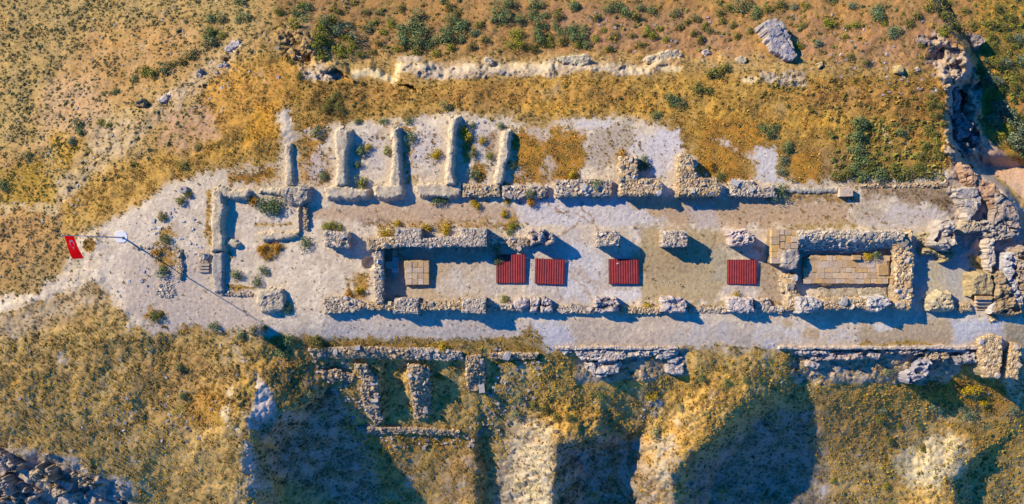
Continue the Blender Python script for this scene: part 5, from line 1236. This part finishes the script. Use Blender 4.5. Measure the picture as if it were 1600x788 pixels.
wall('loose_stone', 'small pale stone leaning by the top edge of the second red cover', 'stone', [[(853,393),(857,393),(856,399),(853,399)]], .3, style='rock', c1=(214,204,196), c2=(196,184,176), fac=.02, bev=.1)

# ---------------- flagpole and flag
PB = W(192.5, 371.5, 0)
t = thing('flagpole', 'tall white flagpole on a round concrete pad at the west end of the terrace', 'flagpole', PB)
V = []; m = 28
out = []
for i in range(m):
    a = 2 * math.pi * i / m; x, y = math.cos(a), math.sin(a)
    y = max(y, -.88); out.append((x * 1.02 - .28, y * 1.02 + .1))
V = [(x, y, z) for z in (-.2, .12) for x, y in out] + [(x * .96 - .01, y * .96, .15) for x, y in out] + [(-.28, .1, .15)]
F3 = []
for r0 in (0, m):
    for i in range(m):
        j = (i + 1) % m; F3 += [(r0 + i, r0 + j, r0 + m + j), (r0 + i, r0 + m + j, r0 + m + i)]
for i in range(m): F3.append((2 * m + i, 2 * m + (i + 1) % m, 3 * m))
link('concrete_pad', mk_mesh('concrete_pad', V, F3, None, M_white), t)
PH = 14.3
def tube(nm, pts, rads, parent, mat, k=10):
    V = []; F = []
    for (x, y, z), r in zip(pts, rads):
        for i in range(k):
            a = 2 * math.pi * i / k; V.append((x + math.cos(a) * r, y + math.sin(a) * r, z))
    for s in range(len(pts) - 1):
        for i in range(k):
            j = (i + 1) % k; F.append((s * k + i, s * k + j, s * k + k + j, s * k + k + i))
    n = len(pts) - 1
    for i in range(1, k - 2, 2): F.append((n * k, n * k + i, n * k + i + 1, n * k + i + 2 if i + 2 < k else n * k + i + 1))
    F = [f for f in F if len(set(f)) == 4]
    return link(nm, mk_mesh(nm, V, F, None, mat, smooth=True), parent)
tube('base_flange', [(0, 0, .1), (0, 0, .24)], [.22, .22], t, M_grey)
tube('pole', [(0, 0, .12), (0, 0, 4.8), (0, 0, 9.6), (0, 0, PH)], [.13, .10, .07, .04], t, M_pole)
tube('finial', [(0, 0, PH), (0, 0, PH + .06), (0, 0, PH + .16), (0, 0, PH + .24)], [.06, .13, .13, .04], t, M_pole)
# flag: flown from the pole, the fly end sinking a little
fl = tag(link('flag', None, None, (PB[0], PB[1], 0)), 'red flag with white crescent and star flying from the top of the pole', 'flag')
NU, NV = 26, 16
def flagpt(u, v, off=0.0):
    # u along the fly 0..1, v down the hoist 0..1
    L = 3.2
    x = .07 + .10 * math.sin(u * 7.0 + v * 1.2) * u + .25 * u * v + .5 * u
    y = -.06 - L * u * (.98 - .02 * v)
    z = PH - .15 - 2.0 * v - .85 * u ** 1.3 + .07 * math.sin(u * 6 + 1) * u
    x += off
    return (x, y, z)
V = [flagpt(i / NU, j / NV) for i in range(NU + 1) for j in range(NV + 1)]
F = [(i * (NV + 1) + j, i * (NV + 1) + j + 1, (i + 1) * (NV + 1) + j + 1, (i + 1) * (NV + 1) + j) for i in range(NU) for j in range(NV)]
nb = len(V)
V2 = [(x + .014, y, z) for x, y, z in V]
F2 = [tuple(nb + q for q in f[::-1]) for f in F]
edge = [(i * (NV + 1), (i + 1) * (NV + 1)) for i in range(NU)] + [((i + 1) * (NV + 1) + NV, i * (NV + 1) + NV) for i in range(NU)] + [(j + 1, j) for j in range(NV)] + [(NU * (NV + 1) + j, NU * (NV + 1) + j + 1) for j in range(NV)]
F3 = [(a, b, nb + b, nb + a) for a, b in edge]
link('cloth', mk_mesh('cloth', V + V2, F + F2 + F3, None, M_flag, smooth=True), fl)
def onflag(a, b, off):   # a along fly in units of hoist width (0..1.5), b down 0..1
    return flagpt(a / 1.5, b, off)
def emblem(nm, polyuv, tris, off):
    for k, o in enumerate((-off, .014 + off)):
        V = [onflag(a, b, o) for a, b in polyuv]
        yield V, tris
cres = []
for i in range(25):
    a = math.radians(28 + (332 - 28) * i / 24); cres.append((.5 + .25 * math.cos(a), .5 + .25 * math.sin(a)))
inn = []
for i in range(25):
    a = math.radians(38 + (322 - 38) * i / 24); inn.append((.5625 + .2 * math.cos(a), .5 + .2 * math.sin(a)))
V, F = [], []
for o in (-.02, .034):
    b = len(V); V += [onflag(*q, o) for q in cres] + [onflag(*q, o) for q in inn]
    for i in range(24): F.append((b + i, b + i + 1, b + 25 + i + 1, b + 25 + i))
link('crescent', mk_mesh('crescent', V, F, None, M_emblem), fl)
V, F = [], []
for o in (-.02, .034):
    b = len(V); pts = [(.80, .5)]
    for i in range(10):
        a = math.pi + i * math.pi / 5; r = .125 if i % 2 == 0 else .05
        pts.append((.80 + r * math.cos(a), .5 + r * math.sin(a)))
    V += [onflag(*q, o) for q in pts]
    for i in range(10): F.append((b, b + 1 + i, b + 1 + (i + 1) % 10))
link('star', mk_mesh('star', V, F, None, M_emblem), fl)
# ------------------------------------------------------------------ shrubs
SHC = {'g': [(92,110,62),(116,132,74),(64,84,54),(138,148,84)], 's': [(120,132,92),(142,148,104),(100,114,84),(84,98,70)],
       'l': [(150,148,44),(122,126,44),(176,164,46),(96,104,46)], 'y': [(206,170,24),(186,152,30),(220,184,40),(150,130,34)],
       'o': [(206,146,26),(186,126,28),(222,160,40),(150,110,34)], 'v': [(122,118,50),(146,134,54),(98,100,48),(84,88,50)]}
def shrub_proto(c, seed):
    r = np.random.default_rng(seed); V = []; F = []; C = []
    lobes = [(r.uniform(-.45, .45), r.uniform(-.45, .45), r.uniform(.1, .3), r.uniform(.4, .7)) for _ in range(6)]
    cols = [A(*q) for q in SHC[c]]
    for k in range(420):
        lx, ly, lz, lr = lobes[r.integers(0, 6)]
        a = r.uniform(0, 2 * math.pi); sn = r.uniform(-.1, 1); cs = math.sqrt(1 - sn * sn)
        d = np.array([math.cos(a) * cs, math.sin(a) * cs, sn])
        cpt = np.array([lx, ly, lz]) + d * lr * r.uniform(.65, 1.08) * np.array([1, 1, .95])
        cpt[2] = max(cpt[2], .02)
        n = d + r.normal(0, .35, 3); n /= np.linalg.norm(n)
        u = np.cross(n, r.normal(0, 1, 3)); u /= np.linalg.norm(u); v = np.cross(n, u)
        s = r.uniform(.06, .13); L = s * 1.5
        b = len(V); V += [cpt - u * s * .5, cpt + v * L * .5 + n * .02, cpt + u * s * .5, cpt - v * L * .5]
        F.append((b, b + 1, b + 2, b + 3))
        q = cols[r.choice(4, p=[.4, .3, .15, .15])] * r.uniform(.75, 1.25); C += [q] * 4
    # twigs
    for k in range(14):
        a = r.uniform(0, 6.28); e = np.array([math.cos(a) * .7, math.sin(a) * .7, r.uniform(.3, .8)]); w = np.array([-math.sin(a), math.cos(a), 0]) * .02
        b = len(V); V += [-w, w, e + w * .3, e - w * .3]; F.append((b, b + 1, b + 2, b + 3)); C += [A(120, 100, 76)] * 4
    return mk_mesh('shrub', V, F, C, M_tuft)
SHM = {c: [shrub_proto(c, 10 * i + ord(c)) for i in range(4)] for c in SHC}
SL = []
def S(c, *L):
    for q in L: SL.append((q[0], q[1], q[2], c))
S('g',(415,320,13),(434,321,13),(424,328,11),(372,430,10),(413,425,9),(402,440,9),(478,382,10),(447,482,10),(243,493,6),(254,427,10),(260,376,8),(378,523,9),(455,530,11),(440,549,11),(335,510,9),
  (497,206,10),(566,236,10),(560,258,8),(643,217,9),(598,190,7),(640,187,7),(698,168,9),(560,190,7),(505,275,7),(741,241,7),(781,197,7),(740,273,10),(739,195,6),(800,258,8),(786,290,6),(682,315,9),(694,313,7),(776,392,9),(779,405,8),(798,363,6),
  (933,288,8),(831,302,8),(826,306,6),(1005,254,11),(1010,262,8),(1127,275,8),(1145,300,9),(1216,303,12),(1203,309,8),(1200,205,12),(1190,200,7),(1212,200,7),(1231,228,11),(1045,156,9),(1058,161,10),(1028,181,8),(946,176,5),(1369,400,7),
  (125,196,11),(128,206,8),(330,30,10),(345,30,9),(378,30,12),(326,68,13),(300,84,12),(258,108,10),(210,124,8),(180,143,7),(45,245,8),(5,285,10),(12,292,10),(110,132,5),(373,4,9),(325,52,9),
  (466,20,12),(484,14,10),(478,32,10),(508,35,13),(520,48,11),(575,45,10),(580,38,7),(593,22,6),(611,34,8),(652,26,12),(692,3,8),(630,50,14),(645,44,12),(655,62,16),(635,66,12),(672,72,9),(695,60,14),(718,48,13),(706,32,11),(722,62,9),(741,52,8),(785,18,15),(790,32,12),(798,8,12),
  (840,10,13),(853,26,8),(846,42,13),(843,54,10),(895,10,11),(899,14,8),(905,62,14),(890,54,11),(918,72,9),(960,8,12),(981,24,11),(1018,16,9),(1055,22,9),(1160,10,15),(1180,20,13),(1370,26,12),(1374,12,10),(1395,52,12),(1298,0,9),
  (1340,196,12),(1335,214,12),(1338,232,12),(1346,248,11),(1334,262,10),(1376,272,13),(1345,272,10),(1408,208,9),(938,618,8),(1097,591,7),(288,617,7),(280,574,8),(1137,597,6),(1167,593,6),(1189,592,6))
S('s',(226+1000,252,9),(1221,269,7),(115,222,8),(485,614,9),(487,632,7),(480,640,6),(513,617,8),(1388,581,9),(1237,622,8),(1457,635,9),(1505,638,9),(1513,646,10),(1065,636,9),(1028,675,12),(814,622,8),(808,645,9),(1278,68,8),(1395,56,9),(555,62,12),(545,40,10),(530,50,12),(1560,172,16),(1572,184,14),(1553,188,14),(1590,205,16),(1580,222,14),(1592,226,12),(1545,126,12),(1534,133,10),(1560,130,9),(1368,20,10),(70,238,5),(746,52,8),(1380,640,7),(1332,10,9),(1240,14,8),(1590,60,9),(1595,95,9),(1570,95,8),(1585,642,8))
S('l',(520,355,8),(510,354,7),(530,354,6),(566,288,11),(607,238,8),(765,246,8),(800,352,9),(596,706,6),(1298,38,10),(1290,33,6),(1323,43,6),(1338,40,8),(688,590,8),(1302,750,6),(1385,760,7),(436,18,10),(460,40,12),(497,60,12),(512,62,12),(528,76,12),(505,88,12),(492,72,10),(545,80,9),(540,60,8),(240,114,11),(228,112,9),(330,52,10),(350,55,8),(600,50,9),(590,36,8),(610,42,8),(470,10,8),(806,58,13),(800,72,10),(815,70,10),(860,70,9),(1013,52,9),(1022,58,9),(1040,64,7),(1250,72,9),(1235,70,8),(1217,72,7),(787,467,7),(1028,218,3),(905,72,8),(1320,60,6),(158,190,7),(170,196,7))
S('y',(602,362,10),(604,372,7),(622,351,6),(667,356,7),(696,355,8),(698,364,7),(560,455,7),(575,230,6),(663,220,0.1),(667,227,5),(681,238,8),(680,245,6),(491,238,5),(752,218,7),(727,208,9),(730,216,7),(748,230,5),(740,316,7),(744,322,6),(793,316,6),(786,333,6),(835,462,4),(808,492,5),(822,512,4),(1010,476,7),(998,477,5),(1150,461,6),(1069,463,4),(903,348,5),(850,356,5),(895,274,7),(1000,290,6),(1368,379,5),(1354,403,8),(695,543,9),(1017,619,8),(1518,607,10),(1510,610,7),(1350,56,5),(1349,72,5),(785,361,6),(937,257,5),(955,275,6),(1076,225,5),(1080,236,6),(1138,288,5),(1548,452,5),(10,744,5),(1535,630,7),(1530,620,6),(1458,396,5),(1431,366,5),(1240,386,5),(768,60,5),(1582,345,4),(263,70,5))
S('o',(398,313,9),(412,392,8),(430,388,8),(420,400,7),(243,396,7),(597,243,5),(663,200,6),(950,235,6),(970,243,8),(986,232,6),(971,227,5),(1107,262,8),(832,315,8),(1384,397,6),(1275,405,5),(545,458,7),(538,450,6),(1093,262,6),(1095,270,6),(565,468,6),(678,572,5),(258,362,6),(600,385,5),(1500,600,6),(1386,588,0.1))
S('v',(255,338,8),(263,334,6),(283,312,8),(297,302,7),(240,497,8),(252,495,7),(230,494,6),(262,493,6),(397,517,8),(412,514,7),(430,535,10),(495,535,11),(505,540,8),(1092,136,11),(1106,141,9),(1120,112,11),(1135,105,9),(1110,116,8),(930,136,5),(285,95,9),(270,100,8),(367,238,6),(382,226,6),(290,258,9),(310,232,7),(200,214,5),(700,10,9),(628,14,8),(757,62,8),(748,38,9),(715,20,9),(872,27,9),(880,64,10),(862,60,9),(935,30,8),(995,28,9),(986,56,7),(963,56,7),(1085,30,9),(1100,44,8),(1110,50,7),(1085,52,7),(1060,44,8),(1070,36,7),(1130,32,8),(1145,40,7),(1124,20,8),(1140,14,8),(1200,15,10),(1218,10,9),(1260,12,7),(1455,10,12),(1470,18,12),(1480,6,12),(1488,40,14),(1498,50,12),(1478,44,11),(1475,30,10),(1505,20,10),(1518,38,9),(1360,256,11),(1392,266,11),(1402,276,10),(1418,270,11),(1432,260,10),(1322,272,9),(1310,278,8),(1368,290,6),(1450,200,8),(1456,212,8),(1465,226,8),(1462,180,7),(1452,165,7),(1455,150,7),(1468,165,7),(1470,245,8),(1460,240,8),(1445,230,8),(1440,244,8),(1438,266,9),(1375,655,8),(1405,664,7),(1435,664,7),(1388,688,8),(850,640,8),(868,652,9),(888,652,7),(836,632,8),(1440,700,7),(730,285,5),(506,108,6),(448,52,6),(455,98,7),(470,118,7),(530,190,6),(520,160,8),(530,170,8),(525,150,7),(512,172,8),(1595,655,7),(1530,560,0.1),(530,18,8),(555,5,9),(570,20,7),(1545,40,9),(1580,30,9),(1560,15,9),(1590,120,9),(1594,150,9),(1575,60,8),(1550,75,8),(1540,250,6))
S('g',(648,40,10),(662,48,11),(684,66,10),(700,48,9),(712,40,10),(728,36,9),(775,30,9),(812,34,10),(832,24,10),(846,66,10),(898,44,10),(912,50,9),(876,50,8),(868,40,8),(950,18,8),(972,14,8),(1000,12,8))
S('l',(552,70,9),(536,88,9),(560,84,8),(520,34,10),(498,44,10),(622,76,8),(680,82,8),(708,76,8),(930,60,7),(944,48,7),(1030,44,7),(1380,36,7),(1470,52,9),(1560,140,10),(1548,150,10),(1578,200,9),(1562,210,9),(1548,190,9))
S('v',(590,70,8),(580,82,8),(650,84,8),(735,74,8),(830,78,8),(952,78,7),(1000,70,7),(1096,62,8),(1150,56,8),(1172,48,8),(1256,40,7),(1330,90,7),(1352,100,7),(1420,40,8),(1430,24,9),(1440,70,7),(1556,100,8),(1585,134,8),(1530,110,8),(1548,60,8),(1566,44,8))
SL = [q for q in SL if q[2] > 1]
LM = [  # landmarks for the labels
 (190,371,'the concrete flagpole pad'),(340,340,'the long left wall of the western house'),(412,320,'the inner room of the western house'),(390,430,'the open lower yard of the western house'),(420,392,'the low wall of the western house'),(422,470,'the big domed mound'),
 (262,410,'the pole shadow near the stone lines'),(285,310,'the white survey marker'),(245,493,'the lower western gravel edge'),(400,525,'the gravel edge above the left gully'),(524,372,'the free-standing left pier'),(500,245,'the first store room'),(576,240,'the second store room'),(662,225,'the third store room'),(750,235,'the fourth store room'),
 (690,318,'the long front wall of the store rooms'),(637,360,'the top left pier of the hall'),(740,360,'the upper pier near the first red cover'),(560,460,'the left end of the lower hall wall'),(798,360,'the collapsed end of the upper hall wall'),(800,420,'the first red cover'),(850,475,'the pier of four broken blocks'),(860,425,'the second red cover'),(975,425,'the third red cover'),(1160,425,'the fourth red cover'),
 (912,294,'the straight corridor wall'),(1000,280,'the left boot shaped wall'),(1092,280,'the right boot shaped wall'),(1178,298,'the ragged wall fragment'),(1215,240,'the chalky patch on the upper terrace'),(1350,225,'the dark brush line'),(1420,268,'the scrub above the thin stony curb'),(1320,425,'the paving of the eastern building'),(1400,375,'the upper wall of the eastern building'),(1245,440,'the doorway of the eastern building'),
 (1050,165,'the orange grass belt above the corridor'),(940,150,'the orange grass under the ledge middle'),(700,165,'the grass above the store rooms'),(520,165,'the brown brush above the first store room'),(1110,125,'the right end of the cream ledge'),(800,100,'the middle of the cream ledge'),(880,95,'the wide cream rock step'),(480,85,'the shaded nook at the ledge start'),
 (360,70,'the pale oval rock'),(255,150,'the long pale splinter'),(215,160,'the brown wedge rock'),(120,200,'the pale scree of the left hill'),(10,280,'the left border'),(310,40,'the top left hillside'),(520,30,'the top of the left gully'),(650,50,'the top slope left of centre'),(760,30,'the top slope at centre'),(880,40,'the top slope right of centre'),(1000,30,'the upper bare slope'),(1100,35,'the slope left of the split boulder'),(1218,60,'the split boulder'),(1310,40,'the slope right of the split boulder'),(1390,40,'the upper right shelf'),(1405,108,'the yellowish cube rock'),(1480,30,'the cliff top'),(1465,190,'the edge of the eastern cliff'),(1560,60,'the hillside beyond the cliff, upper part'),(1570,190,'the hillside beyond the cliff, lower part'),
 (1550,450,'the stairs mound'),(1545,255,'the pale slab under the cliff'),(1480,380,'the jagged grey outcrop'),(290,600,'the lower left slope'),(500,620,'the head of the left gully'),(600,600,'the deep shaded lower room'),(690,560,'the long ragged lower wall'),(600,700,'the slope under the lower rooms'),(820,630,'the slope right of the lower rooms'),(940,580,'the middle rock ledge'),(1030,650,'the slope between the two right gullies'),(1140,595,'the grass above the widest gully'),(1240,620,'the head of the widest gully'),(1390,580,'the shaded cleft under the right kerb'),(1410,660,'the slope below the scree'),(1510,625,'the orange slope at lower right'),(1390,750,'the bottom border at right'),(1590,650,'the right border low down'),(10,740,'the corner crags'),(815,500,'the grassy gap in the south walk')]
CN = {'g': 'dark green', 's': 'grey green', 'l': 'yellowish green', 'y': 'bright yellow', 'o': 'orange yellow', 'v': 'olive'}
labs = {}
for i, (x, y, r, c) in enumerate(SL):
    k = min(LM, key=lambda m: (m[0] - x) ** 2 + (m[1] - y) ** 2)
    dx, dy = x - k[0], y - k[1]
    if math.hypot(dx, dy) < 12: rel = 'right at'
    elif abs(dx) > abs(dy): rel = 'to the right of' if dx > 0 else 'to the left of'
    else: rel = 'below' if dy > 0 else 'above'
    sz = 'tiny' if r < 6 else 'small' if r < 8.5 else 'bushy' if r < 11.5 else 'large'
    labs.setdefault((sz, c, rel, k[2]), []).append(i)
OR = ['leftmost', 'second', 'third', 'fourth', 'fifth', 'sixth', 'seventh', 'eighth', 'ninth']
LABEL = {}
for (sz, c, rel, k), ids in labs.items():
    ids.sort(key=lambda i: SL[i][0])
    for n, i in enumerate(ids):
        rel = rel.replace('to the left of', 'left of').replace('to the right of', 'right of')
        nm = f'{sz} {CN[c]} shrub {rel} {k}'
        if len(ids) > 1:
            w = ('leftmost' if n == 0 else 'rightmost' if n == len(ids) - 1 else OR[n] + ' from left')
            nm = f'{w} {CN[c]} {sz} shrub {rel} {k}'
        LABEL[i] = nm
order = sorted(range(len(SL)), key=lambda i: -SL[i][2])[:400]
for i in order:
    x, y, r, c = SL[i]
    x0 = x + R.uniform(-1, 1); y0 = y + R.uniform(-1, 1)
    base = None
    if (x, y) in ((776, 392), (779, 405)): base = .35
    if (x, y) in ((933, 288),): base = 1.4
    if (x, y) in ((831, 302), (826, 306)): base = .5
    if (x, y) == (1369, 400) or c == 'y' and (x, y) == (1354, 403): base = .9
    loc = W(x0, y0, base) if base is not None else G(x0, y0, -.05)
    s = r / 10 * (1.5 if c in 'yo' else 1.34)
    o = link('shrub', SHM[c][R.randrange(4)], None, loc, (R.uniform(-.1, .1), R.uniform(-.1, .1), R.uniform(0, 6.28)), (s * R.uniform(.9, 1.15), s * R.uniform(.85, 1.1), s * R.uniform(.6, .95)))
    tag(o, LABEL[i], 'shrub', 'shrubs of the citadel hill')
print('shrubs', len(SL), 'stones', N_STONES, 'objects', len(SC.objects))
